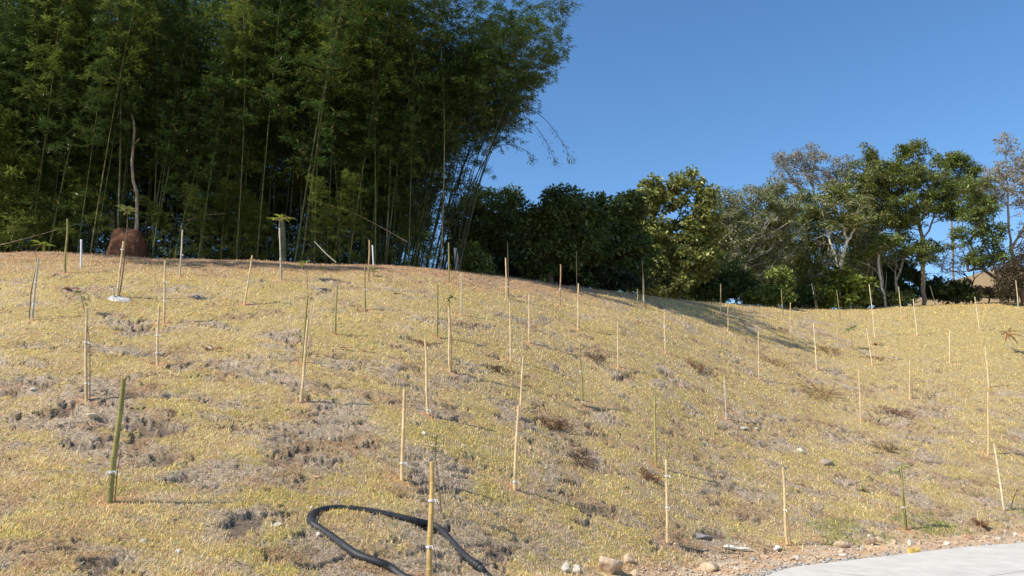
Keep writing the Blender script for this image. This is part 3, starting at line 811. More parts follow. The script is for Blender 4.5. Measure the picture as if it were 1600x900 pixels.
# ------------------------------------------------------------------ dead weeds, litter pieces
def dead_weed(label, u, v, wpx, hpx, c, seed, n=None):
    g = random.Random(seed); p = hit(u, v); sc = math.hypot(*p[:2]) / F; w = wpx * sc / 1.7; h = hpx * sc * .6
    mb = MB()
    for k_ in range(n or 60):
        a_ = g.uniform(0, 6.28); rr0 = math.sqrt(g.random()) * .55; e = Vector((math.cos(a_) * w, math.sin(a_) * w * 1.2, 0)) * (1 + .45 * math.sin(a_ * 2 + seed) + .25 * math.sin(a_ * 5 + seed * 2))
        s0 = e * rr0; s0.z = float(z_smooth(p[0] + s0.x, p[1] + s0.y) - z_smooth(p[0], p[1])) - .01
        e1 = s0 + e * g.uniform(.2, .6) + Vector((g.uniform(-.05, .05), g.uniform(-.05, .05), h * g.uniform(.3, 1.1)))
        mid = (s0 + e1) / 2 + Vector((g.uniform(-.03, .03), g.uniform(-.03, .03), .03))
        cc = tuple(np.array(c) * g.uniform(.6, 1.4))
        mb.ring_tube([s0, mid, e1], [.0048, .0036, .002], 3, cc, False)
        for _ in range(3):
            mb.leaf(mid.lerp(e1, g.random()), (g.uniform(-1, 1), g.uniform(-1, 1), g.uniform(-.3, .6)), (0, 0, 1), g.uniform(.03, .07), .014, cc)
    o = mb.build("dead_weed", M_twig, loc=tuple(p), smooth=False); tag(o, label, "weed", "dead brown weeds on the slope")
RB, DB = (.23, .125, .075), (.18, .12, .085)
for i_, (l, u, v, w, h) in enumerate([
 ("dead reddish weed patch right of the thin green stake in mid slope", 930, 560, 42, 14), ("round dead brown weed below the thin pale stake with two ties", 1090, 576, 34, 20),
 ("long dead brown weed patch on the right half of the slope", 1280, 615, 66, 22), ("dark round dead weed alone in the right half", 1387, 704, 40, 18),
 ("dead weed left of the long brown patch, higher up", 1205, 565, 40, 10), ("dry weed at the foot of the olive yellow stake", 1013, 747, 34, 16),
 ("flat dead weed patch near the crest on the right", 1215, 515, 34, 8), ("small dead weed patch below the slim pale stake on the right", 1295, 548, 44, 8),
 ("reddish dead weed upslope of the hose", 870, 665, 46, 14), ("dead weed patch right of the straight tan stake", 775, 577, 34, 8),
 ("dark dead weed in the far right grass above the slim stakes", 1372, 562, 30, 9), ("reddish weed right of the dark round one", 1400, 645, 44, 10),
 ("low dead weed by the left of the bottom stakes with two ties", 905, 715, 50, 10), ("brown weed tuft in the green strip at the right end", 1532, 820, 18, 12),
 ("brown dead weed patch left of the slope's middle", 660, 538, 36, 9)]):
    dead_weed(l, u, v, w, h, RB if i_ % 3 else DB, 300 + i_, 110 if w > 40 else 70)

def fallen_leaf(label, u, v, wpx, c, seed):
    g = random.Random(seed); p = hit(u, v); sc = math.hypot(*p[:2]) / F; mb = MB()
    for k_ in range(3):
        mb.leaf((g.uniform(-.03, .03), g.uniform(-.03, .03), .03), (1 if k_ % 2 else -1, g.uniform(-.4, .4), .25), (0, -.5, 1), wpx * sc * .6, wpx * sc * .28, tuple(np.array(c) * g.uniform(.8, 1.2)), .3)
    o = mb.build("fallen_leaf", M_leaf, loc=tuple(p), smooth=False); tag(o, label, "leaf", "big dry leaves fallen on the slope")
for i_, (l, u, v, w) in enumerate([("curled reddish brown leaf in the grass right of the lower tan stake", 333, 549, 26), ("brown curled leaf left of the torn bag", 110, 454, 20),
     ("dark reddish leaf above the orange soil stake", 540, 547, 20), ("brown leaf left of the middle, right of the half hidden stake", 573, 550, 18), ("tan leaf at the crest below the brown stake", 622, 459, 18),
     ("reddish leaf low on the far right grass", 1372, 540, 14)]):
    fallen_leaf(l, u, v, w, (.28, .12, .06) if i_ != 4 else (.5, .38, .26), 400 + i_)
# ------------------------------------------------------------------ bamboo grove
def bamboo_proto(seed, H, arch, leaf_lo, dens, culm_c, leaf_c, r0=.028, lowspread=1.0):
    g = np.random.default_rng(seed)
    def C(h):
        t = h / H
        return np.array([arch * H * (.16 * t + .22 * t ** 3), 0, H * (t - .10 * arch * t ** 3)])
    mb = MB(); hs = []; h = -.2
    while h < H: hs.append(h); h += .36 * (0.8 + .4 * (h / H if h > 0 else 0))
    pts, rad, cols = [], [], []
    for q_ in hs:
        for dz, k_, f in ((-.02, 1, 1.0), (0, .5, 1.12), (.02, 1.25, 1.0)):
            pts.append(C(max(q_ + dz, 0)) - (np.array([0, 0, .2]) if q_ < 0 else 0) + np.array([0, 0, dz * .2])); rad.append(r0 * f * max(1 - .85 * max(q_, 0) / H, .12)); cols.append(tuple(np.array(culm_c) * k_))
    mb.ring_tube([Vector(p) for p in pts], rad, 6, cols, False)
    P, D, Nn, L, W, Cc = [], [], [], [], [], []
    for q_ in hs[1:]:
        if q_ < leaf_lo: continue
        t = q_ / H
        nb = g.poisson(4.1 * dens * (1 if t > .25 else .7))
        az0 = g.random() * 6.28
        for b_ in range(nb):
            az = az0 + b_ * 2.4 + g.normal() * .4; bl = (0.6 + .9 * g.random()) * (1.25 - .7 * t) * (lowspread if t < .35 else 1)
            el = np.radians(35 * g.random() + 5); o = C(q_)
            d0 = np.array([math.cos(az) * math.cos(el), math.sin(az) * math.cos(el), math.sin(el)])
            tip = lambda s_: o + d0 * bl * s_ + np.array([0, 0, -.42 * bl * s_ ** 2.2])
            mb.ring_tube([Vector(o), Vector(tip(.5)), Vector(tip(1.0))], [.006, .004, .002], 3, tuple(np.array(culm_c) * .7), False)
            nf = int(3 + 5 * bl)
            tone = .75 + .5 * g.random()
            for k_ in range(nf):
                s_ = .25 + .78 * (k_ + g.random()) / nf; c0 = tip(min(s_, 1.05)) + g.normal(size=3) * np.array([.10, .10, .05])
                nl = g.integers(6, 11)
                for _ in range(nl):
                    a2 = az + g.normal() * .9; e2 = -.15 + g.normal() * .35
                    P.append(c0 + g.normal(size=3) * .035); D.append((math.cos(a2) * math.cos(e2), math.sin(a2) * math.cos(e2), math.sin(e2)))
                    Nn.append((g.normal() * .35, g.normal() * .35, 1)); L.append(.13 + .13 * g.random()); W.append(.024 + .016 * g.random())
                    Cc.append(np.array(leaf_c) * tone * (.7 + .6 * g.random()))
    P, D, Nn, L, W, Cc = map(np.array, (P, D, Nn, L, W, Cc))
    Cc = Cc.copy(); k_ = g.random(len(Cc)) < .04; Cc[k_] = np.array([.30, .24, .09])
    return mesh_np("culm", mb.v, mb.f, M_cane, np.array(mb.c), True), leaves_mesh("foliage", P, D, Nn, L, W, Cc, M_bleaf)

LG, LG_HI = (.066, .116, .028), (.17, .225, .045)  # the second, lighter yellow green paints sunlit highlights into the leaves
CU1, CU2, CU3 = (.11, .125, .04), (.17, .15, .055), (.08, .10, .04)
CU_SHADE = (.018, .021, .012)  # near-black edge culms: the grove's shade is put into their colour
PROT = {
 'a': bamboo_proto(1, 11.6, .5, 1.8, 1.0, CU1, LG), 'b': bamboo_proto(2, 11.0, .8, 2.6, 1.0, CU3, LG), 'c': bamboo_proto(3, 12.2, .35, 2.2, .9, CU2, LG_HI),
 'd': bamboo_proto(4, 9.6, .9, 1.0, 1.0, CU1, LG), 'low': bamboo_proto(5, 6.5, 1.3, .25, 1.15, CU3, LG_HI, .016, 1.25), 'e': bamboo_proto(6, 10.8, .95, 5.6, .62, CU_SHADE, LG, .024),
 'f': bamboo_proto(7, 10.4, 1.15, 4.6, .52, CU_SHADE, LG, .022), 'pole': bamboo_proto(12, 11.4, .12, 4.2, 1.0, (.085, .10, .035), LG, .022), 'gold': bamboo_proto(8, 12, .3, 5.5, .9, (.15, .13, .05), LG_HI, .022), 'tall': bamboo_proto(10, 15.5, .25, 8.0, 1.3, CU1, LG, .034), 'bare': bamboo_proto(9, 10.2, .4, 4.4, .8, (.20, .19, .10), LG, .03)}
nb_count = [0]
def put_bamboo(kind, x, y, rz, sc, label, group, tilt=(0, 0)):
    cm, fm = PROT[kind]
    z = float(z_smooth(np.array([x]), np.array([y]))[0])
    e = bpy.data.objects.new("bamboo", None); COL.objects.link(e); e.location = (x, y, z)
    e.rotation_mode = 'ZYX' if False else 'XYZ'
    m = Euler((tilt[0], tilt[1], 0)).to_matrix() @ Matrix.Rotation(rz, 3, 'Z')
    e.rotation_euler = m.to_euler(); e.scale = (sc, sc, sc)
    tag(e, label, "bamboo", group)
    link("culm", cm, e); link("foliage", fm, e)
    nb_count[0] += 1
gb = random.Random(21)
def rc_of(x, y):
    return float(np.interp(math.atan2(x, y), AZT, TRC))
LB = {'back': ("slender green bamboo packed among many others inside the dark grove", "bamboo packed inside the grove"),
      'front': ("leafy bamboo in the front row of the dark grove, at the slope's crest", "bamboo in the front row of the grove"),
      'low': ("low bushy bamboo shoot leafing close to the ground before the grove", "low bushy bamboo before the grove"),
      'edge': ("dark bamboo leaning out to the right against the blue sky at the grove's edge", "bamboo leaning out at the grove's right edge"),
      'gold': ("thick yellowish bamboo cane catching the sun among the green ones", "yellowish sunlit bamboo canes")}
pts = []
tries = 0
while len(pts) < 128 and tries < 20000:
    tries += 1
    u = gb.uniform(-330, 700); dpt = 0.5 + 11.5 * gb.random() ** 1.15
    dx, fw, up = ray(u, 400); az = math.atan2(dx, fw); rc = float(np.interp(az, AZT, TRC)); r = rc + dpt
    x, y = r * math.sin(az), r * math.cos(az)
    if x > -1.9 - .10 * dpt: continue
    if 545 < u and dpt > 5.5: continue
    if 420 < u and dpt > 8.5: continue
    if all((x - a) ** 2 + (y - b) ** 2 > .62 ** 2 for a, b, *_ in pts): pts.append((x, y, dpt, u))
for (x, y, dpt, u) in pts:
    if dpt < 2.4:
        k = gb.choice(['a', 'b', 'd', 'bare', 'c']); lb = LB['front']
    else:
        k = gb.choice(['a', 'b', 'c', 'c', 'bare', 'a']); lb = LB['back']
    put_bamboo(k, x, y, gb.uniform(0, 6.28), gb.uniform(.88, 1.12), *lb, tilt=(gb.uniform(-.06, .05), gb.uniform(-.05, .07)))
for u in np.linspace(-260, 650, 30):
    if 160 < u < 250: continue
    uu = u + gb.uniform(-16, 16); dx, fw, up = ray(uu, 400); az = math.atan2(dx, fw); r = float(np.interp(az, AZT, TRC)) + gb.uniform(.6, 2.0)
    put_bamboo('low', r * math.sin(az), r * math.cos(az), gb.uniform(0, 6.28), gb.uniform(.6, 1.0) * (1.0 if uu < 240 else .48), *LB['low'])
for k_ in range(46):
    u = gb.uniform(-60, 700); dx, fw, up = ray(u, 400); az = math.atan2(dx, fw); r = float(np.interp(az, AZT, TRC)) + gb.uniform(.5, 3.5)
    put_bamboo('pole', r * math.sin(az), r * math.cos(az), gb.uniform(0, 6.28), gb.uniform(.7, 1.1), *LB['front'], tilt=(gb.uniform(-.02, .02), gb.uniform(-.02, .05)))
for k_ in range(30):      # undergrowth deep inside
    u = gb.uniform(-250, 690); dx, fw, up = ray(u, 400); az = math.atan2(dx, fw); r = float(np.interp(az, AZT, TRC)) + gb.uniform(5.5, 12)
    put_bamboo('low', r * math.sin(az), r * math.cos(az), gb.uniform(0, 6.28), gb.uniform(.8, 1.25), *LB['back'])
for u in (28, 44, 136, 372, 476, 490, 548):
    dx, fw, up = ray(u + gb.uniform(-5, 5), 400); az = math.atan2(dx, fw); r = float(np.interp(az, AZT, TRC)) + gb.uniform(.5, 1.1)
    put_bamboo('gold', r * math.sin(az), r * math.cos(az), gb.uniform(0, 6.28), gb.uniform(.85, 1.1), *LB['gold'], tilt=(gb.uniform(-.02, .02), gb.uniform(-.05, .1)))
for k_ in range(2):     # unseen culms added left of the frame; their crowns shade the grove in view
    t = .5 + k_ / 4
    put_bamboo('tall', -14.0 - 3.4 * t + gb.uniform(-.3, .3) - 1.5 * (k_ % 2), 17.0 + 1.2 * t + gb.uniform(-.5, .5), gb.uniform(0, 6.28), gb.uniform(.95, 1.1), *LB['back'])
# far back the grove is one mass of leaves and stems
g_ = np.random.default_rng(77); n = 20000
uu = g_.uniform(-330, 615, n); dx_, fw_, _ = ray(uu, 400); az_ = np.arctan2(dx_, fw_)
rr_ = np.interp(az_, AZT, TRC) + np.where(uu > 480, g_.uniform(4, 6.5, n), np.where(uu > 300, g_.uniform(5, 9, n), g_.uniform(7, 14, n)))
xx = rr_ * np.sin(az_); yy = rr_ * np.cos(az_); zg = z_smooth(xx, yy); hh = .1 + 15.5 * g_.random(n)
Pn = np.repeat(np.stack([xx, yy, zg + hh], 1), 16, 0) + g_.normal(size=(n * 16, 3)) * .22; m_ = n * 16
th_ = g_.random(m_) * 6.28; el_ = -.2 + g_.normal(size=m_) * .4
th_mesh = leaves_mesh("bamboo_thicket", Pn, np.stack([np.cos(th_) * np.cos(el_), np.sin(th_) * np.cos(el_), np.sin(el_)], 1), g_.normal(size=(m_, 3)) * .4 + [0, 0, 1],
                      .18 + .14 * g_.random(m_), .035 + .02 * g_.random(m_), np.array(LG)[None] * (.5 + .8 * g_.random(m_))[:, None], M_bleaf)
tag(link("bamboo_thicket", th_mesh), "dense mass of bamboo leaves at the back of the grove", "bamboo", kind="stuff")
# right edge: leaning culms
for k_ in range(10):
    u = 560 + 10 * k_ + gb.uniform(-6, 6); dx, fw, up = ray(u, 400); az = math.atan2(dx, fw); r = float(np.interp(az, AZT, TRC)) + gb.uniform(1, 5)
    put_bamboo(gb.choice('abd'), r * math.sin(az), r * math.cos(az), gb.uniform(-1, 1), gb.uniform(.9, 1.1), *LB['back'])
for k_ in range(34):
    t = k_ / 33
    u = 590 + 125 * t + gb.uniform(-8, 8); dx, fw, up = ray(u, 415); az = math.atan2(dx, fw); r = float(np.interp(az, AZT, TRC)) + gb.uniform(.6, 4.5)
    x, y = r * math.sin(az), r * math.cos(az)
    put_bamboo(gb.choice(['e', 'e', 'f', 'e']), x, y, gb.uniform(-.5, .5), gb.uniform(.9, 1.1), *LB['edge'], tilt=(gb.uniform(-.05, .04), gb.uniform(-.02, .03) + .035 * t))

# arching sprays at the very edge
def spray(label, path, n, seed):
    g = np.random.default_rng(seed); Y = 25.0
    b = at(path[0][0], path[0][1], Y)
    p3 = [at(u, v, Y + .15 * i) - b for i, (u, v) in enumerate(path)]
    return b, p3

# ------------------------------------------------------------------ trees
def tube_skeleton(nodes, parent, rad, col, n=5):
    mb = MB()
    for i, p in enumerate(parent):
        if p < 0: continue
        a, b = Vector(nodes[p]), Vector(nodes[i])
        if (b - a).length < 1e-3: continue
        mb.ring_tube([a, a.lerp(b, .5), b], [min(rad[p], rad[i] * 1.5), (min(rad[p], rad[i] * 1.5) + rad[i]) / 2, rad[i]], n if rad[i] > .03 else 3, col, False)
    return mb

def make_tree(label, base_px, Y, trunk, lobes, leaf, nleaf, lc, bark, r0=.16, clumps=70, name="tree", cat="tree", group="trees beyond the crest", seed=1,
              flat=.6, cr=.55, lw=.5, thick=1.0, twigs=True, bright=None, shear=1.0, min_r=.012, up=0.25):
    """trunk: (u, v, dY) pixels upward; lobes: (u, v, ru, rv, weight) ellipses of the crown in the photograph, given depth about Y"""
    g = np.random.default_rng(seed); nleaf = int(nleaf * 1.3); cr *= .64; clumps = int(clumps * 2.0); r0 *= .72
    u0, v0 = base_px
    dx, fw, upp = ray(u0, v0); X0 = dx * Y / fw
    z0 = float(z_smooth(np.array([X0]), np.array([Y]))[0])
    base = np.array([X0, Y, z0]); sc = Y / F
    nodes = [np.array([0, 0, -.3])]; parent = [-1]
    last = 0
    limb_start = []
    for (u, v, dY) in trunk:
        if u is None: last = int(dY); continue            # start a fork at trunk node number dY
        p = at(u, v, Y + dY) - base
        a = nodes[last]
        for k_ in (.33, .66, 1.0):
            q_ = a + (p - a) * k_ + g.normal(size=3) * .03 * (k_ < 1)
            nodes.append(q_); parent.append(last if k_ == .33 else len(nodes) - 2)
        last = len(nodes) - 1; limb_start.append(last)
    ntr = len(nodes)
    lobes = [(l[0], l[1], l[2] * 1.12, l[3] * 1.08) + tuple(l[4:]) for l in lobes]
    w = np.array([l[4] if len(l) > 4 else l[2] * l[3] for l in lobes], float); w /= w.sum()
    cen = []; rads = []
    while len(cen) < clumps:
        l = lobes[g.choice(len(lobes), p=w)]
        q_ = g.normal(size=3); q_ /= np.linalg.norm(q_); q_ *= (.3 + .8 * g.random() ** .55) * (1.28 if g.random() < .16 else 1.0)
        Yc = Y + q_[1] * (l[2] + l[3]) * .5 * sc * thick + (l[5] if len(l) > 5 else 0)
        c = at(l[0] + q_[0] * l[2], l[1] - q_[2] * l[3], Yc) - base
        if c[2] < .3: continue
        if any(np.linalg.norm(c - e) < cr * .45 for e in cen[-40:]): 
            if g.random() < .6: continue
        cen.append(c); rads.append(cr * (.6 + .8 * g.random()))
    order = np.argsort([np.linalg.norm(c - nodes[ntr - 1]) for c in cen])
    ends = []
    for oi in order:
        c = cen[oi]; NN = np.array(nodes)
        dd = np.linalg.norm(NN - c, axis=1) + np.where(NN[:, 2] > c[2] - .1, 1.2, 0) + (np.arange(len(NN)) < 2) * 3
        ni = int(np.argmin(dd)); a = nodes[ni]; L = np.linalg.norm(c - a)
        k = max(1, int(L / .7)); prev = ni
        for s_ in range(1, k + 1):
            t = s_ / k; q_ = a + (c - a) * t + np.array([0, 0, .10 * L * math.sin(math.pi * t)]) + (g.normal(size=3) * .07 * L * (t < 1))
            nodes.append(q_); parent.append(prev); prev = len(nodes) - 1
        ends.append((prev, c, rads[oi]))
    cnt = np.zeros(len(nodes))
    for (e_, _, _) in ends: cnt[e_] += 1
    for i in range(len(nodes) - 1, 0, -1): cnt[parent[i]] += cnt[i]
    tot = cnt[0]
    rad = np.maximum(r0 * (cnt / tot) ** .48, min_r)
    root = empty(name, base); tag(root, label, cat, group)
    mb = tube_skeleton(nodes, parent, rad, bark, 7)
    if twigs:
        for (e_, c, rr) in ends:
            for _ in range(5):
                q_ = g.normal(size=3) * np.array([1, 1, .7]) * rr * .7
                mb.ring_tube([Vector(c), Vector(c + q_ * .5 + [0, 0, .05]), Vector(c + q_)], [min_r * .8, min_r * .55, min_r * .35], 3, bark, False)
    mb.build("trunk", M_bark, root)
    if nleaf:
        sh = np.array([x[2] for x in ends]) ** 2; sh /= sh.sum()
        which = g.choice(len(ends), size=nleaf, p=sh)
        Cn = np.array([e_[1] for e_ in ends])[which]; Rn = np.array([e_[2] for e_ in ends])[which]
        q_ = g.normal(size=(nleaf, 3)); q_ /= np.linalg.norm(q_, axis=1, keepdims=True)
        rr = Rn * (g.random(nleaf) ** .45)
        P = Cn + q_ * rr[:, None] * np.array([1, 1, flat])
        D = q_ * np.array([1, 1, .5]) + g.normal(size=(nleaf, 3)) * .6; D[:, 2] -= .25
        Nn = g.normal(size=(nleaf, 3)) * .65 + np.array([0, 0, 1.0])
        tone = (0.75 + .5 * g.random(len(ends)))[which]
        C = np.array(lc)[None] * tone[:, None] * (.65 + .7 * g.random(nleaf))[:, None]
        if bright is not None:
            k = g.random(nleaf) < bright[1]; C[k] = np.array(bright[0]) * (.7 + .6 * g.random(k.sum()))[:, None]
        Ls = leaf * (.6 + .8 * g.random(nleaf))
        link("crown", leaves_mesh("crown", P, D, Nn, Ls, Ls * lw * (.8 + .4 * g.random(nleaf)), np.clip(C, 0, .8), M_leaf), root)
    return root

G1, G2, G3, G4 = (.13, .175, .03), (.055, .09, .02), (.23, .25, .05), (.16, .19, .055)
PB, DBk, MBk = (.46, .42, .36), (.11, .09, .07), (.22, .18, .14)
make_tree("bushy green tree between the bamboo and the gap of sky, crown lit on top", (768, 424), 34, [(766, 395, 0), (762, 350, .3)],
          [(765, 330, 48, 36), (735, 350, 32, 38), (795, 330, 22, 24), (760, 375, 50, 24), (720, 385, 20, 30), (795, 375, 25, 22, 500)], .16, 15000, G1, DBk, .16, 110, seed=1, bright=((.22, .25, .06), .18))
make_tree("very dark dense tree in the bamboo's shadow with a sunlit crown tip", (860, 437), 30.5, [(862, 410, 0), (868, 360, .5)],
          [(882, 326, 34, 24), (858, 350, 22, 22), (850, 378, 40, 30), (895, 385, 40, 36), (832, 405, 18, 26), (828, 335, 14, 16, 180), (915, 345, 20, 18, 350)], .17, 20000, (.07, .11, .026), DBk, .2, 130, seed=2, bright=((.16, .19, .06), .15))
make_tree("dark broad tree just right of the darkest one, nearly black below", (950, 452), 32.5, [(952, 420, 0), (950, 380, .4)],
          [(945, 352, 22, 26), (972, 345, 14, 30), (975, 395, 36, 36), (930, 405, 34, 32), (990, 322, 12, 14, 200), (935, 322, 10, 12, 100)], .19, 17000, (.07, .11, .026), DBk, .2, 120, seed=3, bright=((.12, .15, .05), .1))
make_tree("tree with large round yellow green leaves and a hole of sky in its crown", (1060, 464), 36, [(1062, 430, 0), (1055, 380, 0), (None, 0, 3), (1085, 380, .3), (1080, 320, .2), (None, 0, 1), (1030, 420, .3), (1018, 370, .4)],
          [(1073, 290, 20, 18, 620), (1030, 305, 40, 20), (1100, 303, 18, 18, 520), (1005, 335, 25, 24), (1097, 345, 27, 24), (1045, 362, 50, 18), (1065, 405, 42, 26), (1010, 390, 28, 36), (1078, 266, 5, 5, 50), (1100, 400, 20, 34), (1045, 440, 44, 16), (1110, 375, 16, 20)], .17, 15000, (.17, .20, .05), MBk, .14, 190, seed=4, lw=.75, cr=.45, bright=((.36, .36, .10), .3))
make_tree("broad grey green tree with pale bare branches, right of the large leaved one", (1166, 474), 40, [(1160, 440, 0), (1165, 410, .2), (1178, 375, .2), (None, 0, 6), (1205, 390, .3), (1225, 345, .3), (None, 0, 6), (1140, 370, .2)],
          [(1170, 310, 50, 20), (1215, 315, 35, 26), (1135, 330, 28, 28), (1190, 350, 50, 26), (1140, 385, 30, 30), (1215, 385, 28, 26), (1175, 415, 45, 24, 900)], .13, 14000, G4, PB, .15, 150, seed=5, cr=.5, lw=.45, bright=((.24, .23, .12), .25))
make_tree("dark green bushy tree low at the crest left of the bright green shrub", (1130, 476), 39, [(1130, 455, 0), (1128, 430, .2)],
          [(1125, 430, 34, 28), (1100, 445, 25, 20), (1160, 450, 26, 18)], .16, 8500, G2, DBk, .1, 70, seed=6)
make_tree("tall airy tree with greyish flowering top rising above its neighbours", (1240, 479), 46, [(1245, 430, 0), (1262, 370, 0), (1272, 310, 0), (1270, 260, 0), (None, 0, 6), (1252, 300, .2), (1230, 270, .2), (None, 0, 9), (1308, 300, .3), (1318, 262, .2)],
          [(1265, 245, 24, 16), (1230, 250, 20, 12), (1245, 275, 30, 15), (1290, 278, 18, 14, 250), (1318, 258, 14, 14), (1310, 285, 18, 14), (1225, 240, 10, 6, 60)], .12, 4200, (.30, .28, .20), (.30, .25, .20), .15, 120, seed=7, cr=.42, lw=.5, min_r=.016, bright=((.12, .15, .05), .35))
make_tree("green tree in the middle of the right clump with dense small leaves", (1262, 479), 43, [(1262, 440, 0), (1255, 390, .2), (1250, 350, .2)],
          [(1255, 330, 38, 26), (1285, 360, 34, 30), (1235, 380, 30, 32), (1275, 405, 40, 28), (1240, 430, 30, 28), (1290, 440, 30, 20)], .14, 16000, G1, MBk, .13, 130, seed=8, bright=((.20, .21, .06), .2))
make_tree("tree forking low into two pale smooth limbs", (1311, 480), 41.5, [(1311, 450, 0), (1312, 422, 0), (1302, 390, 0), (1290, 355, .1), (1284, 325, .1), (None, 0, 6), (1318, 395, 0), (1324, 375, 0), (1334, 360, .2), (1336, 335, .2), (None, 0, 21), (1319, 362, .1), (1318, 340, .1)],
          [(1290, 320, 26, 20), (1338, 330, 22, 22), (1315, 350, 30, 10, 500), (1300, 300, 22, 12)], .15, 4600, G1, (.60, .55, .46), .15, 60, seed=9, bright=((.26, .24, .06), .3))
make_tree("tall tree with yellow green crown and a thin leafy spire on top", (1372, 478), 44, [(1378, 440, 0), (1372, 400, 0), (1366, 350, 0), (1360, 300, 0), (1352, 250, 0), (None, 0, 6), (1342, 390, .3), (1345, 350, .3), (None, 0, 9), (1385, 330, .3), (1392, 300, .2)],
          [(1362, 270, 32, 22), (1340, 300, 26, 24), (1385, 290, 26, 22), (1360, 325, 38, 24), (1357, 240, 10, 14, 160), (1348, 222, 6, 9, 60), (1390, 335, 24, 20), (1350, 360, 30, 20)], .15, 16500, G3, MBk, .17, 150, seed=10, cr=.5, bright=((.10, .13, .035), .4))
make_tree("slim pale trunked tree with twisted bare limbs before the dark thicket", (1385, 479), 42.5, [(1381, 458, 0), (1374, 430, 0), (1373, 400, .1), (1370, 380, .1), (None, 0, 3), (1384, 450, 0), (1385, 425, .1), (None, 0, 6), (1358, 415, .2), (1352, 440, .3)],
          [(1375, 380, 20, 12), (1390, 372, 16, 12), (1345, 400, 12, 10)], .16, 2400, G1, (.50, .44, .36), .10, 26, seed=11)
make_tree("dark leafy thicket tree between the forked pale tree and the brown trunk", (1352, 479), 47, [(1352, 440, 0), (1350, 410, .2)],
          [(1345, 415, 32, 28), (1375, 435, 32, 28), (1330, 445, 30, 20), (1400, 420, 22, 24), (1395, 455, 26, 16)], .18, 13000, G2, DBk, .12, 90, seed=12)
make_tree("green tree with an upright brown trunk and tiers of foliage", (1441, 477), 44, [(1443, 440, 0), (1442, 412, 0), (1441, 380, 0), (1436, 350, .1), (1430, 310, .1), (None, 0, 6), (1460, 382, .1), (1483, 371, .2), (None, 0, 9), (1455, 350, .2), (1462, 320, .2), (None, 0, 12), (1442, 340, .1), (1447, 300, .1)],
          [(1415, 240, 14, 12), (1430, 235, 20, 12), (1410, 275, 26, 22), (1445, 270, 32, 20), (1430, 315, 40, 20), (1470, 305, 22, 18), (1415, 345, 22, 12), (1440, 392, 34, 16), (1424, 222, 8, 6, 60), (1480, 330, 16, 14)], .15, 15000, G1, (.24, .18, .12), .17, 150, seed=13, cr=.5, bright=((.20, .23, .05), .25))
make_tree("tree standing behind the brown trunk with leafage spreading right", (1492, 475), 50, [(1490, 430, 0), (1490, 380, 0), (1485, 320, 0)],
          [(1485, 250, 20, 12), (1505, 270, 22, 20), (1485, 290, 22, 18), (1520, 300, 20, 16), (1495, 255, 20, 12)], .15, 7000, G1, MBk, .09, 70, seed=14, cr=.5, bright=((.20, .22, .05), .25))
make_tree("tall half bare tree with a grey leafless tip, at the right end", (1588, 474), 44, [(1590, 430, 0), (1580, 390, 0), (1576, 340, 0), (1573, 280, 0), (1570, 225, 0), (None, 0, 3), (1558, 385, .2), (1540, 340, .2), (1520, 310, .3), (None, 0, 6), (1602, 350, .3), (1608, 300, .3)],
          [(1570, 230, 14, 18, 300), (1568, 270, 30, 16), (1595, 290, 22, 30), (1545, 300, 20, 30), (1600, 250, 12, 12)], .13, 3400, (.24, .22, .14), (.36, .30, .25), .15, 130, seed=15, cr=.42, min_r=.015, bright=((.30, .28, .06), .2))
make_tree("tree with green leaf pads low on leaning limbs left of the bare tipped tree", (1566, 474), 43, [(1562, 440, 0), (1548, 400, 0), (1528, 350, 0), (1515, 300, 0), (None, 0, 3), (1535, 420, 0), (1500, 425, 0), (1470, 418, .1)],
          [(1520, 330, 24, 14), (1545, 360, 26, 18), (1525, 290, 22, 14), (1555, 395, 22, 16), (1510, 372, 22, 12), (1530, 400, 18, 14), (1540, 320, 20, 14)], .15, 7200, G1, DBk, .14, 90, seed=16, cr=.45, bright=((.22, .25, .06), .3))
make_tree("reddish multi stemmed old trunk with hanging dry leaves, cut by the right edge", (1600, 476), 42, [(1594, 440, 0), (1588, 410, 0), (1572, 385, 0), (None, 0, 3), (1612, 420, 0), (1620, 380, 0), (None, 0, 3), (1576, 440, .2), (1560, 425, .2)],
          [(1590, 430, 26, 22), (1610, 400, 22, 20), (1578, 455, 18, 14), (1605, 365, 20, 18, 300)], .14, 3600, (.07, .06, .03), (.17, .11, .08), .2, 60, seed=17)
make_tree("leafless tree with drooping twigs before the bare hill, right of the brown trunk", (1520, 475), 45, [(1519, 445, 0), (1521, 420, 0), (None, 0, 3), (1505, 425, .1), (1475, 410, .1), (None, 0, 9), (1470, 425, .1)],
          [(1485, 415, 26, 14), (1510, 400, 22, 18), (1535, 410, 20, 14)], .10, 260, (.12, .08, .05), (.16, .11, .09), .07, 60, seed=18, min_r=.012)
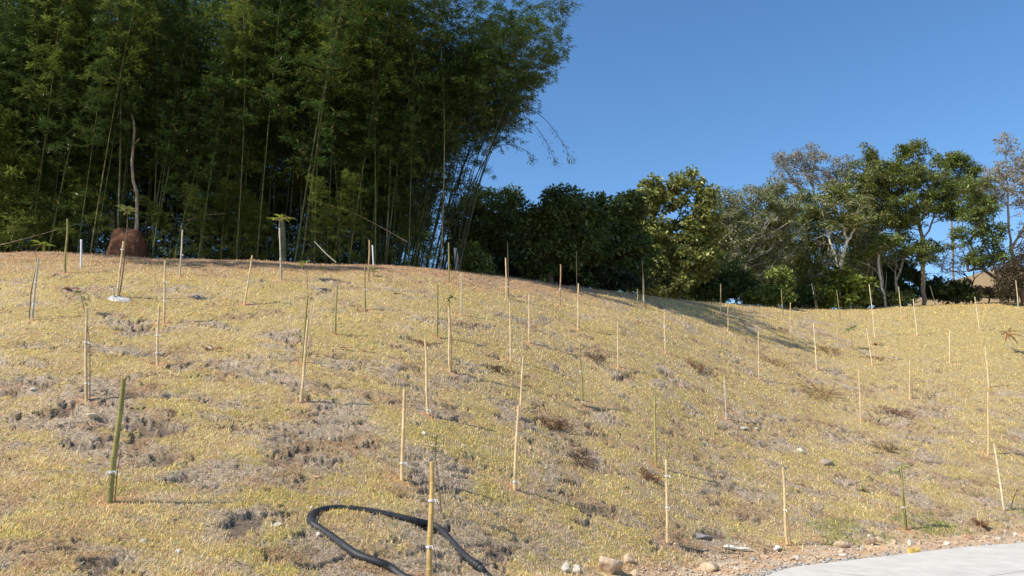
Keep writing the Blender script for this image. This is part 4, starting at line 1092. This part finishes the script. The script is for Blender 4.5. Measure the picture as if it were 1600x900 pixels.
# a second rank of trees behind, seen through the gaps of the first
for i_, (u, top, w_, Y_, c_) in enumerate([(1118, 345, 30, 52, G2), (1165, 330, 34, 54, G1), (1215, 365, 32, 53, G2), (1262, 375, 34, 56, G1), (1350, 375, 30, 56, G2),
                                  (830, 350, 30, 48, G2), (915, 345, 34, 48, G2), (985, 350, 32, 48, G2), (1040, 360, 32, 50, G2), (1080, 365, 24, 50, G2), (745, 345, 30, 46, G1)]):
    make_tree("tree half hidden behind the front row, showing only through its gaps", (u, 478), Y_, [(u, 450, 0), (u + 4, 410, .3)],
              [(u, top + 28, w_, 26), (u - 8, top + 62, w_, 30), (u + 8, top + 98, w_ * 1.1, 26)], .2, 8000, c_, MBk, .14, 70, seed=60 + i_, group="half hidden trees of the second rank", cr=.6)
for i_, (u, tops, Y_) in enumerate([(1104, 350, 40), (1150, 330, 42), (1188, 345, 41), (1232, 350, 41), (1290, 365, 42), (1335, 360, 43), (1368, 350, 44), (1398, 340, 45), (1215, 320, 44), (1000, 350, 36), (1125, 340, 41), (790, 340, 35)]):
    gg = random.Random(900 + i_)
    lean = gg.uniform(-14, 14)
    make_tree("slender young tree with a thin pale stem in the crowded tree line", (u, 478), Y_, [(u + lean * .3, 440, 0), (u + lean * .5, 400, .1), (u + lean, tops + 10, .1), (None, 0, 3), (u + lean * .5 - gg.choice([-16, 14]), 390, .2)],
              [(u + lean, tops + 8, 16, 16), (u + lean * .6 + 10, tops + 40, 16, 14), (u + lean * .5 - 10, tops + 66, 16, 12)], .13, 1500, G1 if i_ % 2 else G4, PB if i_ % 3 else MBk, .10, 30, seed=100 + i_, group="slender pale stemmed trees in the tree line", min_r=.016, bright=((.24, .25, .07), .3))
BU = "shrubs along the crest"
def bush(label, u, v, Y, lobes, leaf, n, c, seed, bright=None, bark=DBk, cl=45, lw=.5):
    make_tree(label, (u, v), Y, [(u, v - 12, 0)], lobes, leaf, n, c, bark, .06, cl, "shrub", "shrub", BU, seed, bright=bright, cr=.38, lw=lw)
bush("bright yellow green broad leaved shrub at the crest in the middle of the right clump", 1318, 482, 41.5, [(1315, 440, 34, 16), (1335, 450, 24, 14), (1295, 455, 22, 14), (1320, 468, 34, 10)], .24, 4200, (.15, .19, .035), 31, ((.25, .28, .05), .25), lw=.6)
bush("bright young tree like shrub behind the thin stake at the right crest", 1222, 480, 39, [(1218, 432, 14, 12), (1226, 448, 12, 10)], .17, 1300, (.20, .26, .05), 32, ((.3, .34, .08), .3))
bush("dark shrub low at the crest right of the brown trunk", 1492, 476, 45, [(1490, 448, 18, 12), (1480, 458, 20, 12), (1510, 462, 16, 10)], .18, 3200, G2, 33)
bush("dark shrub behind the brown trunk on its left", 1425, 478, 46, [(1420, 440, 26, 18), (1400, 455, 22, 14), (1460, 450, 18, 16)], .18, 5600, G2, 34)
bush("dark shrub filling the gap under the large leaved tree", 1090, 470, 37.5, [(1085, 435, 24, 22), (1060, 445, 22, 16), (1110, 455, 22, 12)], .17, 5200, G2, 35)
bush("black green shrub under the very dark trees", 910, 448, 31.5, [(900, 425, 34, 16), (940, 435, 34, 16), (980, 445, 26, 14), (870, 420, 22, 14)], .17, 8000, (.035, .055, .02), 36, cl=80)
bush("shrub with pale undersides at the bamboo's right foot", 735, 424, 29, [(728, 400, 16, 18), (745, 408, 14, 12)], .14, 2400, G1, 37, ((.2, .24, .08), .25))
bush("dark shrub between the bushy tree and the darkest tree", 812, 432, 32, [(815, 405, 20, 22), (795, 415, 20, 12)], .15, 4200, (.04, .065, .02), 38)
bush("low green shrub at the crest left of the bright young one", 1200, 478, 38, [(1195, 462, 22, 12), (1175, 466, 16, 9), (1215, 466, 18, 10)], .16, 3200, G1, 39, ((.22, .26, .06), .2))
bush("low mixed shrub right of the bright broad leaved one", 1360, 480, 43, [(1358, 466, 22, 10), (1400, 468, 22, 9), (1340, 470, 14, 8)], .16, 3000, G1, 40, ((.2, .2, .07), .3))
bush("brown scrubby shrub at the crest before the bare hill", 1545, 472, 44.5, [(1540, 458, 20, 10), (1565, 455, 14, 12)], .13, 1500, (.09, .075, .035), 41)
bush("dark bushy shrub low between the two pale limbed trees", 1260, 482, 41, [(1262, 462, 26, 12), (1240, 468, 18, 8)], .17, 3400, G2, 42)

# arching bamboo shoots reaching out over the sky
def shoot(label, Y, path, seed, tuft):
    g = np.random.default_rng(seed); b = at(path[0][0], path[0][1], Y)
    x0, y0 = b[0], Y; z0 = float(z_smooth(np.array([x0]), np.array([y0]))[0]); base = np.array([x0, y0, z0])
    p3 = _smooth([tuple(np.array([0, 0, -.15]))] + [tuple(at(u, v, Y) - base) for u, v in path[1:]], 8)
    root = empty("bamboo", base); tag(root, label, "bamboo", "arching bamboo shoots against the sky")
    mb = MB(); m = len(p3); mb.ring_tube([Vector(p) for p in p3], [.017 * (1 - .9 * i / m) + .003 for i in range(m)], 6, (.035, .04, .02), False)
    mb.build("culm", M_cane, root)
    P, D = [], []
    for i in range(int(m * tuft), m):
        for _ in range(3 if i < m - 3 else 7):
            a_ = g.random() * 6.28; P.append(p3[i] + g.normal(size=3) * .06); D.append((math.cos(a_) + .6, math.sin(a_), -.7 + g.normal() * .3))
    n = len(P); P = np.array(P); D = np.array(D)
    link("foliage", leaves_mesh("foliage", P, D, g.normal(size=(n, 3)) * .4 + [0, 0, 1], .14 + .1 * g.random(n), np.full(n, .026), np.array(LG)[None] * (.6 + .8 * g.random(n))[:, None], M_bleaf), root)
shoot("thin bamboo shoot arching far right with a drooping tip, the outermost", 25.5, [(716, 418), (748, 290), (785, 195), (820, 172), (850, 185), (878, 222), (893, 250)], 1, .72)
shoot("thin bamboo shoot arching right and ending above the bushy green tree", 25.5, [(712, 418), (740, 300), (775, 215), (805, 180), (830, 190), (855, 225), (868, 255)], 2, .75)
shoot("bamboo shoot with a level leafy tip left of the two drooping ones", 25.5, [(708, 418), (730, 310), (765, 240), (795, 226), (825, 238), (832, 252)], 3, .6)
shoot("bamboo shoot reaching straight out to the right high in the sky", 25.0, [(714, 418), (760, 250), (800, 140), (838, 75), (870, 45), (905, 8)], 4, .7)

# ------------------------------------------------------------------ earth mound, snag, pale stub, fallen canes
def mound():
    import bmesh
    b = at(200, 402, 22.9); z0 = float(z_smooth(b[:1], b[1:2])[0]); bm = bmesh.new(); bmesh.ops.create_icosphere(bm, subdivisions=5, radius=1)
    vs = np.array([q_.co for q_ in bm.verts]); f = [[x.index for x in q_.verts] for q_ in bm.faces]; bm.free()
    nz = fbm(vs[:, 0] * 1.8 + 3, vs[:, 1] * 1.8 + vs[:, 2] * 1.5, 5, 4); nz2 = fbm(vs[:, 0] * 6 + vs[:, 2] * 3, vs[:, 1] * 6 + vs[:, 2] * 6, 6, 3)
    vs = np.sign(vs) * np.abs(vs) ** np.array([.85, .9, .80])
    vs = vs * (.80 + .30 * nz + .16 * nz2)[:, None] * np.array([.52, .46, .84])
    col = np.array([.105, .05, .032])[None] * (.6 + .8 * nz2)[:, None]  # reddish brown, darkened in the colour to stand in for the grove's shade
    o = link("earth_mound", mesh_np("earth_mound", vs, f, M_mound, col, True), loc=(b[0], b[1], z0 + .02))
    tag(o, "rounded reddish brown earth mound at the foot of the bamboo", "mound")
mound()
def snag(name, label, cat, Y, path, radii, c, extra=()):
    b = at(path[0][0], path[0][1], Y); z0 = float(z_smooth(b[:1], b[1:2])[0]); base = np.array([b[0], b[1], z0])
    p3 = [Vector((0, 0, -.1))] + [Vector(at(u, v, Y) - base) for u, v in path[1:]]
    o_ = MB(); o_.ring_tube(p3, radii, 9, c)
    for (u0, v0, u1, v1, r) in extra: o_.ring_tube([Vector(at(u0, v0, Y) - base), Vector(at((u0 + u1) / 2 + 1, (v0 + v1) / 2, Y - .1) - base), Vector(at(u1, v1, Y - .15) - base)], [r, r * .7, r * .4], 6, c)
    o = o_.build(name, M_bark, loc=tuple(base)); tag(o, label, cat)
snag("dead_tree", "bare reddish dead trunk with a broken forked top before the bamboo", "dead tree", 23.2,
     [(212, 400), (214, 345), (214, 302), (208, 282), (206, 255), (208, 230), (210, 205), (209, 190), (205, 177)], [.06, .055, .05, .046, .042, .04, .037, .033, .014], (.36, .27, .20), [(209, 225, 218, 216, .03), (214, 305, 208, 296, .045)])
snag("tree_stump", "pale grey broken trunk standing just left of the earth mound", "stump", 24.6, [(177, 400), (176, 365), (176, 345), (175, 331)], [.085, .08, .075, .07], (.42, .38, .30))
snag("tree_stump", "pale grey slim trunk foot at the right end of the bamboo", "stump", 25.6, [(714, 418), (713, 400), (711, 388)], [.085, .07, .06], (.45, .42, .38))
snag("tree_stump", "greyish trunk behind the umbrella shaped sapling", "stump", 24.3, [(444, 404), (443, 375), (441, 345)], [.085, .08, .075], (.20, .20, .12))
def fallen(label, pts, Y, rad, c):
    p3 = [at(u, v, Y + dy) for u, v, dy in pts]; b = Vector(p3[0]); mb = MB()
    p = [Vector(q_) - b for q_ in _smooth([tuple(q_) for q_ in p3], 4)]
    mb.ring_tube(p, [rad * (1 - .5 * i / len(p)) for i in range(len(p))], 6, c); o = mb.build("fallen_cane", M_cane, loc=tuple(b)); tag(o, label, "cane", "fallen canes leaning out of the grove")
fallen("long brown cane fallen diagonally across the dark middle of the grove", [(636, 378, 0), (590, 352, 0), (545, 330, 0), (490, 314, .3)], 24.0, .018, (.20, .15, .08))
fallen("short pale cane leaning out of the grove onto the crest", [(525, 410, 0), (508, 395, 0), (491, 377, .2)], 23.4, .022, (.42, .38, .30))
fallen("thin cane slanting up at the grove's left foot", [(-20, 388, 0), (50, 370, 0), (120, 350, .3)], 22.3, .016, (.28, .24, .16))
fallen("thin reddish twig leaning in the gap of the grove right of the mound", [(292, 345, 0), (320, 336, 0), (352, 334, .2)], 23.3, .014, (.30, .18, .12))
for i_, (u, v) in enumerate([(268, 395), (300, 398), (340, 400), (60, 392), (470, 408), (560, 411)]):
    pass
